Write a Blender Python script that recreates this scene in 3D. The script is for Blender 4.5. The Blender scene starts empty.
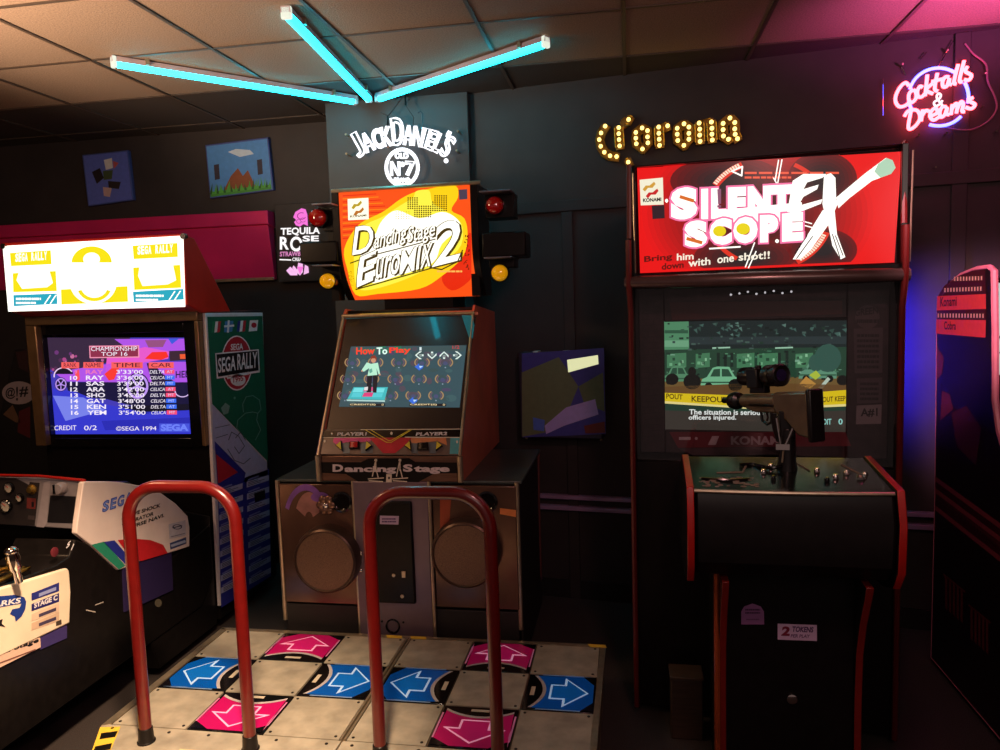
import bpy, bmesh, math, random
from mathutils import Vector, Matrix
from mathutils.geometry import tessellate_polygon
random.seed(7)
S = bpy.context.scene
COL = S.collection
PI = math.pi
V = Vector

# ------------------------------------------------------------------ camera
F = 750.0
H = 1.65
_Y = V((128 / F, 75 / F, 1)).normalized()                    # the room's depth axis seen from the camera
_vy = (F * F + 128 * 252) / 75.0
_Z = -V((252 / F, -_vy / F, 1)).normalized()
_Z = (_Z - _Y * _Z.dot(_Y)).normalized()
_X = _Z.cross(_Y)
if _X.x < 0: _X = -_X
EYE = V((0, 0, H))
def todir(c): return V((_X.dot(c), _Y.dot(c), _Z.dot(c)))
def ray(px, py): return todir(V(((px - 500) / F, (375 - py) / F, 1)))
def hit(px, py, o, n):
    d = ray(px, py)
    return EYE + d * ((V(o) - EYE).dot(n) / d.dot(n))
def aty(px, py, y): return hit(px, py, (0, y, 0), V((0, 1, 0)))
def atx(px, py, x): return hit(px, py, (x, 0, 0), V((1, 0, 0)))
def atz(px, py, z): return hit(px, py, (0, 0, z), V((0, 0, 1)))
cam = bpy.data.objects.new('camera', bpy.data.cameras.new('camera'))
COL.objects.link(cam)
r_, u_, f_ = todir(V((1, 0, 0))), todir(V((0, 1, 0))), todir(V((0, 0, 1)))
cam.matrix_world = Matrix(((r_.x, u_.x, -f_.x, EYE.x), (r_.y, u_.y, -f_.y, EYE.y), (r_.z, u_.z, -f_.z, EYE.z), (0, 0, 0, 1)))
cam.data.sensor_width = 36
cam.data.lens = 36 * F / 1000
cam.data.clip_start = .02
S.camera = cam
S.view_settings.view_transform = 'Standard'
S.view_settings.look = 'None'
S.view_settings.gamma = 1
S.view_settings.exposure = 0
S.view_settings.use_curve_mapping = False
S.cycles.use_denoising = True
S.cycles.sample_clamp_indirect = 3
S.cycles.max_bounces = 6
S.cycles.caustics_reflective = False
S.cycles.caustics_refractive = False

# ------------------------------------------------------------------ materials
def lin(c):
    return tuple(((x / 255) / 12.92 if x / 255 <= .04045 else ((x / 255 + .055) / 1.055) ** 2.4) for x in c[:3]) + (1,)
_mats = {}
def mat(name, rgb, rough=.5, metal=0., noise=.15, scale=20., bump=0., coat=0., stretch=None):
    m = bpy.data.materials.new(name); m.use_nodes = True
    nt = m.node_tree; b = nt.nodes['Principled BSDF']
    b.inputs['Roughness'].default_value = rough
    b.inputs['Metallic'].default_value = metal
    b.inputs['Coat Weight'].default_value = coat
    c = lin(rgb)
    tc = nt.nodes.new('ShaderNodeTexCoord'); nz = nt.nodes.new('ShaderNodeTexNoise')
    nz.inputs['Scale'].default_value = scale; nz.inputs['Detail'].default_value = 4
    if stretch:
        mp = nt.nodes.new('ShaderNodeMapping'); mp.inputs['Scale'].default_value = stretch
        nt.links.new(tc.outputs['Object'], mp.inputs[0]); nt.links.new(mp.outputs[0], nz.inputs['Vector'])
    else:
        nt.links.new(tc.outputs['Object'], nz.inputs['Vector'])
    rp = nt.nodes.new('ShaderNodeValToRGB')
    rp.color_ramp.elements[0].position = .3; rp.color_ramp.elements[1].position = .7
    rp.color_ramp.elements[0].color = tuple(x * (1 - noise) for x in c[:3]) + (1,)
    rp.color_ramp.elements[1].color = tuple(min(1, x * (1 + noise)) for x in c[:3]) + (1,)
    nt.links.new(nz.outputs['Fac'], rp.inputs[0]); nt.links.new(rp.outputs[0], b.inputs['Base Color'])
    if bump:
        bp = nt.nodes.new('ShaderNodeBump'); bp.inputs['Strength'].default_value = bump; bp.inputs['Distance'].default_value = .004
        nt.links.new(nz.outputs['Fac'], bp.inputs['Height']); nt.links.new(bp.outputs[0], b.inputs['Normal'])
    return m
def paint(rgb, rough=.5):
    k = ('p', tuple(rgb), rough)
    if k not in _mats: _mats[k] = mat('paint_%d_%d_%d' % tuple(rgb), rgb, rough, 0, .06, 40)
    return _mats[k]
def glow(rgb, s=1., sample=False):
    k = ('g', tuple(rgb), s, sample)
    if k not in _mats:
        m = bpy.data.materials.new('glow_%d_%d_%d' % tuple(rgb)); m.use_nodes = True
        b = m.node_tree.nodes['Principled BSDF']
        b.inputs['Base Color'].default_value = (.02, .02, .02, 1)
        b.inputs['Roughness'].default_value = .25; b.inputs['Specular IOR Level'].default_value = .12
        b.inputs['Emission Color'].default_value = lin(rgb)
        b.inputs['Emission Strength'].default_value = s
        if not sample: m.cycles.emission_sampling = 'NONE'
        _mats[k] = m
    return _mats[k]
def lit(rgb, s):
    k = ('l', tuple(rgb), s)
    if k not in _mats:
        m = mat('lit_print_%d_%d_%d' % tuple(rgb), rgb, .3, 0, .03); b = m.node_tree.nodes['Principled BSDF']
        b.inputs['Emission Color'].default_value = lin(rgb); b.inputs['Emission Strength'].default_value = s
        m.cycles.emission_sampling = 'NONE'; _mats[k] = m
    return _mats[k]
def neon(name, lincol, s):
    m = bpy.data.materials.new(name); m.use_nodes = True
    b = m.node_tree.nodes['Principled BSDF']
    b.inputs['Base Color'].default_value = (.1, .1, .1, 1)
    b.inputs['Emission Color'].default_value = tuple(lincol) + (1,)
    b.inputs['Emission Strength'].default_value = s
    return m

BLACK = mat('black_laminate', (20, 17, 17), .32, 0, .2, 30)
BLACK.node_tree.nodes['Principled BSDF'].inputs['Specular IOR Level'].default_value = .22
BLACKG = mat('black_gloss_plastic', (14, 13, 14), .12, 0, .2, 8)
BLACKM = mat('black_matte_board', (26, 21, 21), .6, 0, .2, 30)
GREYD = mat('dark_grey_plastic', (50, 46, 48), .4)
STEEL = mat('worn_steel_plate', (176, 168, 150), .42, .3, .22, 14, .03)
STEELT = mat('steel_trim', (190, 175, 150), .3, .8, .15, 30)
BRUSH = mat('brushed_brown_metal', (128, 96, 80), .3, .75, .25, 6, 0, 0, (1, 1, 14))
HOLO = mat('mirror_holographic_panel', (112, 84, 72), .22, .65, .35, 5)
CHROME = mat('chrome', (215, 205, 200), .12, 1, .02)
BRASS = mat('brass', (190, 150, 70), .28, .9, .1)
REDRAIL = mat('red_powder_coat', (92, 11, 9), .3, 0, .12, 30, 0, .4)
REDTRIM = mat('red_edge_molding', (170, 26, 20), .35, 0, .1, 30)
PINKTRIM = mat('pink_edge_molding', (205, 120, 140), .35, 0, .1)
REDHOOD = mat('red_painted_metal', (200, 42, 28), .38, 0, .1, 8)
LITSIDE = mat('red_lit_side_panel', (214, 116, 92), .35, .1, .15, 5)  # the header's red-orange light is put into this colour
WHITEP = mat('white_plastic', (232, 216, 208), .4, 0, .06, 10)
CREAM = mat('cream_plastic', (238, 222, 196), .4, 0, .07, 8)
GREYP = mat('grey_dash_plastic', (150, 142, 146), .38, .1, .1)
WALL = mat('dark_wall_paint', (50, 42, 42), .62, 0, .16, 7, .05)
PILL = mat('slate_pillar_paint', (64, 66, 68), .55, 0, .1, 5, .03)
PINKW = mat('pink_gloss_board', (226, 46, 110), .3, .15, .1, 4)
CARPET = mat('dark_carpet', (52, 44, 42), .95, 0, .45, 220, .4)
WIRE = mat('wire_sleeve', (60, 50, 50), .5)

# ------------------------------------------------------------------ objects
MW = {}
def tag(o, label=None, cat=None, group=None, kind=None):
    if label: o['label'] = label
    if cat: o['category'] = cat
    if group: o['group'] = group
    if kind: o['kind'] = kind
    return o
def thing(name, label, cat, loc=(0, 0, 0), rz=0., group=None):
    o = bpy.data.objects.new(name, None); COL.objects.link(o)
    o.empty_display_size = .1
    o.location = loc; o.rotation_euler = (0, 0, rz)
    MW[o] = Matrix.Translation(V(loc)) @ Matrix.Rotation(rz, 4, 'Z')
    return tag(o, label, cat, group)
def world_of(p): return MW.get(p, Matrix.Identity(4))

class MB:
    """collects shapes, then links them as ONE mesh object"""
    def __init__(s): s.bm = bmesh.new(); s.mats = []
    def mi(s, m):
        if m not in s.mats: s.mats.append(m)
        return s.mats.index(m)
    def face(s, vs, i):
        try:
            f = s.bm.faces.new(vs); f.material_index = i; return f
        except ValueError: return None
    def box(s, x0, x1, y0, y1, z0, z1, m, T=None):
        return s.hexa([(x0, y0, z0), (x1, y0, z0), (x1, y1, z0), (x0, y1, z0), (x0, y0, z1), (x1, y0, z1), (x1, y1, z1), (x0, y1, z1)], m, T)
    def hexa(s, pts, m, T=None):
        i = s.mi(m)
        v = [s.bm.verts.new(T @ V(p) if T else V(p)) for p in pts]
        for q in ((0, 3, 2, 1), (4, 5, 6, 7), (0, 1, 5, 4), (1, 2, 6, 5), (2, 3, 7, 6), (3, 0, 4, 7)):
            s.face([v[k] for k in q], i)
        return s
    def prism(s, pts, axis, a0, a1, m, T=None, mcap=None):
        i = s.mi(m); ic = s.mi(mcap) if mcap else i
        def mk(p, a):
            q = V((a, p[0], p[1])) if axis == 'x' else V((p[0], a, p[1])) if axis == 'y' else V((p[0], p[1], a))
            return s.bm.verts.new(T @ q if T else q)
        A = [mk(p, a0) for p in pts]; B = [mk(p, a1) for p in pts]
        n = len(pts)
        s.face(A[::-1], ic); s.face(B, ic)
        for k in range(n): s.face([A[k], A[(k + 1) % n], B[(k + 1) % n], B[k]], i)
        return s
    def tube(s, path, r, m, seg=10, closed=False, T=None):
        i = s.mi(m)
        P = [V(p) for p in path]
        Q = [P[0]]
        for p in P[1:]:
            if (p - Q[-1]).length > 1e-5: Q.append(p)
        P = Q
        if closed and (P[0] - P[-1]).length < 1e-5: P.pop()
        n = len(P)
        if n < 2: return s
        rs = r if isinstance(r, (list, tuple)) else [r] * n
        def tan(k):
            a = P[(k - 1) % n] if (closed or k > 0) else P[k]
            b = P[(k + 1) % n] if (closed or k < n - 1) else P[k]
            d = (b - a)
            return d.normalized() if d.length > 1e-9 else V((0, 0, 1))
        t = tan(0); up = V((0, 0, 1)) if abs(t.z) < .9 else V((1, 0, 0))
        nrm = t.cross(up).normalized()
        rings = []
        for k in range(n):
            t = tan(k); nrm = nrm - t * nrm.dot(t)
            nrm = nrm.normalized() if nrm.length > 1e-6 else t.orthogonal().normalized()
            bi = t.cross(nrm)
            ring = []
            for j in range(seg):
                a = 2 * PI * j / seg
                q = P[k] + (nrm * math.cos(a) + bi * math.sin(a)) * rs[k]
                ring.append(s.bm.verts.new(T @ q if T else q))
            rings.append(ring)
        for k in range(n if closed else n - 1):
            A, B = rings[k], rings[(k + 1) % n]
            for j in range(seg): s.face([A[j], A[(j + 1) % seg], B[(j + 1) % seg], B[j]], i)
        if not closed:
            s.face(rings[0][::-1], i); s.face(rings[-1], i)
        return s
    def cyl(s, p0, p1, r0, m, r1=None, seg=24, T=None):
        return s.tube([p0, p1], [r0, r0 if r1 is None else r1], m, seg, False, T)
    def lathe(s, prof, o, ax, m, seg=28, T=None):
        """prof: (radius, height along ax)"""
        i = s.mi(m); ax = V(ax).normalized(); a = ax.orthogonal().normalized(); b = ax.cross(a); o = V(o)
        rings = []
        for (r, h) in prof:
            ring = []
            for j in range(seg):
                t = 2 * PI * j / seg
                q = o + ax * h + (a * math.cos(t) + b * math.sin(t)) * max(r, 1e-4)
                ring.append(s.bm.verts.new(T @ q if T else q))
            rings.append(ring)
        for A, B in zip(rings, rings[1:]):
            for j in range(seg): s.face([A[j], A[(j + 1) % seg], B[(j + 1) % seg], B[j]], i)
        s.face(rings[0][::-1], i); s.face(rings[-1], i)
        return s
    def ball(s, c, r, m, sc=(1, 1, 1), T=None, seg=14):
        i = s.mi(m)
        M = Matrix.Translation(V(c)) @ Matrix.Diagonal((r * sc[0], r * sc[1], r * sc[2], 1))
        if T: M = T @ M
        g = bmesh.ops.create_uvsphere(s.bm, u_segments=seg, v_segments=seg // 2 + 1, radius=1, matrix=M)
        for v in g['verts']:
            for f in v.link_faces: f.material_index = i
        return s
    def build(s, name, parent=None, bevel=0., smooth=35, local=False, recalc=True):
        if recalc: bmesh.ops.recalc_face_normals(s.bm, faces=s.bm.faces)
        if parent is not None and not local:
            W = world_of(parent).inverted()
            bmesh.ops.transform(s.bm, matrix=W, verts=s.bm.verts)
        me = bpy.data.meshes.new(name)
        s.bm.to_mesh(me); s.bm.free()
        for m in s.mats: me.materials.append(m)
        if smooth and me.polygons:
            me.polygons.foreach_set('use_smooth', [True] * len(me.polygons))
            me.set_sharp_from_angle(angle=math.radians(smooth))
        o = bpy.data.objects.new(name, me); COL.objects.link(o); MB.last = o
        if parent is not None:
            o.parent = parent; MW[o] = world_of(parent)
        if bevel:
            b = o.modifiers.new('bevel', 'BEVEL'); b.width = bevel; b.segments = 2; b.limit_method = 'ANGLE'; b.angle_limit = math.radians(40)
        return o

def split(mb, name, parent, **k):
    """links every separate piece collected in mb as an object of its own"""
    bm = mb.bm; seen = set(); isl = []
    for f in bm.faces:
        if f in seen: continue
        st_ = [f]; seen.add(f); cur = []
        while st_:
            g = st_.pop(); cur.append(g)
            for v in g.verts:
                for h in v.link_faces:
                    if h not in seen: seen.add(h); st_.append(h)
        isl.append(cur)
    for cur in isl:
        n = MB(); n.mats = list(mb.mats); mp = {}
        for g in cur:
            for v in g.verts:
                if v not in mp: mp[v] = n.bm.verts.new(v.co)
            h = n.bm.faces.new([mp[v] for v in g.verts]); h.material_index = g.material_index
        n.build(name, parent, **k)
    bm.free()

# ------------------------------------------------------------------ lettering and flat artwork
_gl = {}
def glyphs(s, bold=0., res=3):
    k = (s, bold, res)
    if k in _gl: return _gl[k]
    cu = bpy.data.curves.new('lettering', 'FONT'); cu.body = s; cu.resolution_u = res; cu.offset = bold
    cu.fill_mode = 'FRONT'
    ob = bpy.data.objects.new('lettering', cu); COL.objects.link(ob)
    bpy.context.view_layer.update()
    me = bpy.data.meshes.new_from_object(ob.evaluated_get(bpy.context.evaluated_depsgraph_get()))
    vs = [(v.co.x, v.co.y) for v in me.vertices]; fs = [tuple(p.vertices) for p in me.polygons]
    bpy.data.objects.remove(ob); bpy.data.curves.remove(cu); bpy.data.meshes.remove(me)
    if vs:
        x0 = min(v[0] for v in vs); x1 = max(v[0] for v in vs); y0 = min(v[1] for v in vs); y1 = max(v[1] for v in vs)
        b2 = 0
        vs = [((x - x0) / max(x1 - x0, 1e-6), (y - y0) / max(y1 - y0, 1e-6)) for x, y in vs]
    _gl[k] = (vs, fs)
    return _gl[k]
def loops_of(s, bold=0., res=4):
    vs, fs = glyphs(s, bold, res)
    key = {}; rep = []
    for x, y in vs:
        kk = (round(x, 4), round(y, 4)); key.setdefault(kk, len(key)); rep.append(key[kk])
    pos = {i: k for k, i in key.items()}
    cnt = {}
    for f in fs:
        for a, b in zip(f, f[1:] + f[:1]):
            a, b = rep[a], rep[b]
            if a == b: continue
            cnt[(a, b)] = cnt.get((a, b), 0) + 1
    nxt = {}
    for (a, b) in cnt:
        if (b, a) not in cnt: nxt.setdefault(a, []).append(b)
    out = []
    while nxt:
        a = next(iter(nxt)); lp = [a]; c = a
        while c in nxt:
            b = nxt[c].pop()
            if not nxt[c]: del nxt[c]
            c = b
            if c == a: break
            lp.append(c)
        if len(lp) > 2: out.append([pos[i] for i in lp])
    return out

class Art:
    """flat pattern on a panel: surface from origin o with axes U, Vv; photo pixels are only read to lay the print out on that panel"""
    STEP = .0006
    def __init__(s, o, U, Vv, crop=(0, 0, 1), bend=None, cuts=()):
        s.o = V(o); s.U = V(U).normalized(); s.V = V(Vv).normalized(); s.N = s.U.cross(s.V)
        s.crop = crop; s.bend = bend; s.cuts = cuts; s.items = []
    def at(s, x, y):
        px, py = s.crop[0] + x / s.crop[2], s.crop[1] + y / s.crop[2]
        off = 0.
        for _ in range(8 if s.bend else 1):
            p = hit(px, py, s.o + s.N * off, s.N) - s.o
            u, v = p.dot(s.U), p.dot(s.V)
            if s.bend: off = s.bend(v)
        return (u, v)
    def P(s, u, v, h=0.):
        return s.o + s.U * u + s.V * v + s.N * (h + (s.bend(v) if s.bend else 0))
    # each shape: px=True reads crop pixels, else metres on the panel
    def poly(s, pts, m, layer=0, px=True):
        q = [s.at(*p) for p in pts] if px else list(pts)
        t = tessellate_polygon([[V((a, b, 0)) for a, b in q]])
        s.items.append((q, [tuple(f) for f in t], m, layer)); return s
    def quad(s, x0, y0, x1, y1, m, layer=0): return s.poly([(x0, y0), (x1, y0), (x1, y1), (x0, y1)], m, layer)
    def ell(s, cx, cy, rx, ry, m, layer=0, a0=0, a1=360, n=28, px=True, inner=0.):
        A = [math.radians(a0 + (a1 - a0) * k / n) for k in range(n + 1)]
        out = [(cx + rx * math.cos(a), cy + ry * math.sin(a)) for a in A]
        if inner:
            inn = [(cx + rx * inner * math.cos(a), cy + ry * inner * math.sin(a)) for a in A]
            for k in range(n): s.poly([out[k], out[k + 1], inn[k + 1], inn[k]], m, layer, px)
            return s
        if abs(a1 - a0) >= 360: out.pop()
        return s.poly(out, m, layer, px)
    def line(s, pts, w, m, layer=0, closed=False):
        P = list(pts) + ([pts[0]] if closed else [])
        for (x0, y0), (x1, y1) in zip(P, P[1:]):
            d = math.hypot(x1 - x0, y1 - y0)
            if d < 1e-6: continue
            ex, ey = (x1 - x0) / d * w * .3, (y1 - y0) / d * w * .3
            nx, ny = -(y1 - y0) / d * w / 2, (x1 - x0) / d * w / 2
            s.poly([(x0 - ex + nx, y0 - ey + ny), (x1 + ex + nx, y1 + ey + ny), (x1 + ex - nx, y1 + ey - ny), (x0 - ex - nx, y0 - ey - ny)], m, layer)
        return s
    def text(s, t, bl, br, h, m, layer=1, shear=0., bold=.0, up=None):
        """bl, br: ends of the baseline in crop pixels, h: height in pixels"""
        vs, fs = glyphs(t, bold)
        ux, uy = br[0] - bl[0], br[1] - bl[1]
        vx, vy = up if up else (shear * h, -h)
        q = [s.at(bl[0] + ux * x + vx * y, bl[1] + uy * x + vy * y) for x, y in vs]
        s.items.append((q, fs, m, layer)); return s
    def bars(s, x0, y0, x1, y1, rows, m, layer=1, seed=1):
        """rows of small dashes: print too small to read"""
        rr = random.Random(seed); hh = (y1 - y0) / rows
        for k in range(rows):
            x = x0; ya = y0 + k * hh
            while x < x1 - 1:
                w = min(rr.uniform(.06, .2) * (x1 - x0), x1 - x)
                s.quad(x, ya + hh * .2, x + w * .85, ya + hh * .75, m, layer); x += w
        return s
    def build(s, name, parent):
        mb = MB()
        for q, fs, m, layer in s.items:
            i = mb.mi(m)
            if s.cuts:
                b2 = bmesh.new(); vs = [b2.verts.new((a, b, 0)) for a, b in q]
                for f in fs:
                    try: b2.faces.new([vs[k] for k in f])
                    except ValueError: pass
                for c in s.cuts:
                    bmesh.ops.bisect_plane(b2, geom=b2.verts[:] + b2.edges[:] + b2.faces[:], plane_co=(0, c, 0), plane_no=(0, 1, 0))
                b2.verts.ensure_lookup_table(); b2.verts.index_update()
                q = [(v.co.x, v.co.y) for v in b2.verts]; fs = [tuple(v.index for v in f.verts) for f in b2.faces]
                b2.free()
            vs = [mb.bm.verts.new(s.P(a, b, .0008 + layer * s.STEP)) for a, b in q]
            for f in fs:
                n = 0.
                for a, b in zip(f, f[1:] + f[:1]): n += q[a][0] * q[b][1] - q[b][0] * q[a][1]
                mb.face([vs[k] for k in (f if n > 0 else f[::-1])], i)
        return mb.build(name, parent, smooth=0, recalc=False)

# ================================================================== the setting
CZ = 2.8
A8 = math.radians(8.0)
U8 = V((math.cos(A8), -math.sin(A8), 0)); N8 = V((math.sin(A8), math.cos(A8), 0)); W8 = V((0, 4.03, 0))
TW = Matrix.Translation(W8) @ Matrix.Rotation(-A8, 4, 'Z')      # angled wall frame: x along, -y into the room, z up
def struct(name, mb, **k): return tag(mb.build(name, None, **k), kind='structure')

fl = MB(); fl.box(-5, 3.2, -1.2, 4.7, -.1, 0, CARPET); struct('floor', fl)

def ceil_mat(name, rgb):
    m = mat(name, rgb, .9, 0, .3, 160, .5)
    return m
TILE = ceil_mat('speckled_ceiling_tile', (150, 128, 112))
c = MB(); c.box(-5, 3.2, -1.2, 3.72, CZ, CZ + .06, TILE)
TILE_SHADED = ceil_mat('shaded_ceiling_tile', (62, 54, 52))  # back rows: the ceiling's light fall-off put into a darker tile colour
c.box(-5, 3.2, 3.72, 4.7, CZ, CZ + .06, TILE_SHADED)
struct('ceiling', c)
GRID = mat('ceiling_grid_metal', (84, 72, 64), .5, .2, .1, 20)
g = MB()
for k in range(-8, 6): g.box(.59 * k - .008, .59 * k + .008, -1.2, 4.6, CZ - .006, CZ + .002, GRID)
for k in range(-1, 9): g.box(-5, 3.2, 3.73 - .595 * k - .007, 3.73 - .595 * k + .007, CZ - .005, CZ + .002, GRID)
struct('trim_1', g)

w = MB(); w.box(-5, -1.6, 4.5, 4.7, 0, CZ, WALL); struct('wall_back', w)
w = MB(); w.box(-5.1, -5, -1.2, 4.7, 0, CZ, WALL); struct('wall_left', w)
w = MB(); w.box(3.2, 3.3, -1.2, 4.7, 0, CZ, WALL); struct('wall_right', w)
w = MB(); w.box(-1.655, -.84, 4.1, 4.6, 0, CZ, PILL); struct('wall_pillar', w, bevel=.004)
w = MB(); w.box(-.86, 3.4, 0, .2, 0, CZ, WALL, TW); struct('wall_angled', w)
t = MB()
for u, wd, z0, z1 in ((1.52, .065, 0, CZ), (-.315, .06, 0, 2.13), (.6, .06, 0, 2.13)):
    t.box(u - wd / 2, u + wd / 2, -.016, .0, z0, z1, WALL, TW)
t.box(-.84, 3.3, -.019, 0, 2.13, 2.19, WALL, TW)
struct('trim_2', t, bevel=.003)
RAILM = mat('violet_grey_rail', (176, 144, 184), .35, .2, .1, 10)
t = MB()
for z0, z1 in ((.505, .53), (.567, .59)): t.box(-.84, 3.3, -.035, 0, z0, z1, RAILM, TW)
struct('trim_3', t, bevel=.003)
t = MB(); t.box(-.84, 3.3, -.015, 0, 0, .1, BLACKM, TW); struct('baseboard_angled', t)
t = MB(); t.box(-5, -1.66, 4.485, 4.5, 0, .1, BLACKM); struct('baseboard_back', t)

# pink board along the back wall
p = thing('wall_board', 'long glossy pink board running along the back wall behind the rally cabinet', 'board', (-3.4, 4.5, 1.85))
m = MB(); m.prism([(4.499, 2.272), (4.40, 2.272), (4.40, 2.19), (4.499, 2.17)], 'x', -4.9, -2.185, PINKW); m.build('cap_strip', p, bevel=.004)
m = MB(); m.prism([(4.499, 2.185), (4.415, 2.185), (4.47, 1.85), (4.499, 1.85)], 'x', -4.9, -2.195, PINKW); m.build('board_face', p, bevel=.003)
m = MB(); m.box(-2.6, -2.2, 4.455, 4.475, 1.845, 1.865, STEELT); m.build('edge_trim', p, bevel=.002)

# ================================================================== pictures on the wall
def canvas(name, label, corners, art):
    P = [aty(x, y, 4.47) for x, y in corners]            # TL TR BR BL
    o = P[3]; U = (P[2] - P[3]); Vv = (P[0] - P[3])
    Vv = Vv - U.normalized() * Vv.dot(U.normalized())
    th = thing(name, label, 'picture', (o.x, 4.5, o.z))
    m = MB()
    B = [q + V((0, .028, 0)) for q in P]
    m.hexa([P[3], P[2], B[2], B[3], P[0], P[1], B[1], B[0]], paint((70, 84, 150)))
    m.build('canvas', th, bevel=.003)
    a = Art(o, U, Vv); art(a); a.build('picture_print', th)
SKY = (104, 122, 205)
def art1(a):
    a.poly([(83.5, 156), (127, 151.5), (132, 199), (89, 205)], paint((98, 112, 200)), 0)
    for q, col in ((((92, 172), (100, 168), (104, 178), (97, 184)), (40, 30, 34)), (((104, 160), (112, 158), (113, 168), (106, 170)), (225, 220, 215)),
                   (((103, 171), (113, 170), (112, 179), (104, 180)), (70, 84, 50)), (((108, 181), (121, 182), (119, 189), (109, 188)), (48, 36, 36)),
                   (((103, 187), (112, 188), (110, 197), (104, 196)), (205, 170, 165)), (((113, 161), (119, 163), (114, 169)), (190, 90, 90))):
        a.poly(q, paint(col), 1)
def art2(a):
    a.poly([(206.5, 146.5), (267, 139), (272, 189), (211, 197)], paint((82, 140, 205)), 0)
    a.poly([(222, 194), (231, 176), (238, 168), (243, 176), (248, 170), (257, 190)], paint((140, 76, 48)), 1); a.poly([(228, 152), (236, 149), (250, 150), (254, 154), (240, 157)], paint((200, 214, 230)), 1)
    for x, y in ((214, 165), (257, 160)): a.poly([(x, y), (x + 5, y - 1), (x + 6, y + 14), (x + 1, y + 15)], paint((52, 44, 58)), 1)
    rr = random.Random(2)
    a.poly([(210.5, 192), (271, 184.5), (271.7, 189), (211, 197)], paint((70, 150, 60)), 2)
    for k in range(26):
        x = 211 + k * 2.33; yb = 194.5 - (x - 211) * .125; h = rr.uniform(4, 12)
        a.poly([(x - 1.2, yb), (x + 1.2, yb), (x + rr.uniform(-2, 2), yb - h)], paint((86, 172, 66) if k % 3 else (40, 90, 40)), 3)
canvas('canvas_picture', 'small lavender blue canvas with scattered dark and white patches', [(82, 155), (128, 150), (133.5, 200), (88, 206.5)], art1)
canvas('canvas_picture', 'larger blue canvas picture with green grass along its bottom edge', [(205, 145), (268, 137), (273.5, 190), (210, 198.5)], art2)

# painted box on the angled wall (its figure is left as plain colour fields)
bx = thing('painted_box', 'square box painted blue, olive and lilac, on the wall beside the shooting cabinet', 'box', (-.35, 3.9, .9))
o = TW @ V((-.575, -.12, .925))
m = MB(); m.box(-.575, -.13, -.12, -.001, .925, 1.385, mat('box_sides', (44, 40, 60), .4), TW); m.build('box_body', bx, bevel=.004)
a = Art(o, U8, (0, 0, 1), (500, 280, 3.571))
a.poly([(78, 262), (371, 243), (378, 550), (80, 562)], paint((72, 70, 160)), 0)
a.poly([(78, 330), (210, 275), (280, 380), (235, 490), (160, 545), (80, 560)], paint((112, 122, 90)), 1)
a.poly([(280, 380), (368, 330), (374, 470), (300, 440)], paint((104, 116, 84)), 1)
a.poly([(240, 285), (350, 268), (352, 300), (244, 330)], glow((246, 246, 190), .8), 2)  # cream field glows by itself, its brightness put into the colour
a.poly([(236, 455), (340, 425), (352, 480), (230, 520), (165, 550), (160, 520)], paint((190, 170, 240)), 2)
a.poly([(118, 490), (160, 500), (158, 540), (120, 535)], paint((90, 120, 220)), 2)
a.poly([(300, 520), (374, 505), (376, 545), (305, 548)], paint((120, 44, 40)), 3)
a.build('box_print', bx)
m = MB()
for u in (-.56, -.145): m.cyl(TW @ V((u, -.06, .925)), TW @ V((u, -.06, .905)), .008, STEELT, seg=10)
for u0, u1 in ((-.5, -.47), (-.34, -.24)): m.box(u0, u1, -.1, -.05, 1.385, 1.392, paint((220, 220, 215)), TW)
split(m, 'fixing', bx)

# ================================================================== ceiling light tubes
TEAL = neon('teal_led_diffuser', (.005, .62, .80), 16.0)
def tube_light(p0, p1, label):
    p0, p1 = V(p0), V(p1); d = (p1 - p0).normalized()
    th = thing('tube_light', label, 'light', tuple(p0), 0, 'teal light tubes on the ceiling')
    s = d.cross(V((0, 0, 1))).normalized()
    dn = V((0, 0, -1))
    def sweep(prof, m, name, a, b):
        mb = MB(); i = mb.mi(m)
        A = [mb.bm.verts.new(a + s * x + dn * z) for x, z in prof]; B = [mb.bm.verts.new(b + s * x + dn * z) for x, z in prof]
        n = len(prof)
        for k in range(n): mb.face([A[k], A[(k + 1) % n], B[(k + 1) % n], B[k]], i)
        mb.face(A[::-1], i); mb.face(B, i)
        return mb.build(name, th)
    sweep([(-.017, 0), (.017, 0), (.020, .024), (-.020, .024)], mat('white_channel', (205, 190, 200), .35, .2, .05), 'channel', p0, p1)
    prof = [(.019, .025)] + [(.019 * math.cos(t), .025 + .021 * math.sin(t)) for t in [PI * k / 8 for k in range(1, 8)]] + [(-.019, .025)]
    sweep(prof, TEAL, 'diffuser', p0 + d * .025, p1 - d * .025)
    for q, e in ((p0, d), (p1, -d)):
        mb = MB(); ex = e * .026
        M = Matrix((( s.x, e.x, 0, q.x), (s.y, e.y, 0, q.y), (s.z, e.z, 1, q.z), (0, 0, 0, 1)))
        hub = e is not d
        mb.box(-.021, .021, 0, .020, -.047, .001, neon('lit_end_cap', (.85, .9, .75), .95) if not hub else mat('white_end_cap', (190, 190, 190), .4), M); mb.build('end_cap', th, bevel=.006)
    mb = MB()
    for f in (.12, .88):
        q = p0.lerp(p1, f)
        M = Matrix((( s.x, d.x, 0, q.x), (s.y, d.y, 0, q.y), (s.z, d.z, 1, q.z), (0, 0, 0, 1)))
        mb.box(-.03, .03, -.008, .008, -.02, .012, STEELT, M)
    split(mb, 'clip', th)
TZ = CZ - .006
tube_light((-2.235, 3.10, TZ), (-1.43, 4.0, TZ), 'teal light tube slanting from above the pillar over the canvas pictures')
tube_light((-1.255, 2.77, TZ), (-1.355, 3.985, TZ), 'teal light tube, the middle one of three fanning out from above the pillar')
tube_light((-.325, 3.35, TZ), (-1.31, 3.985, TZ), 'teal light tube slanting from above the pillar towards the bulb sign')

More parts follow.
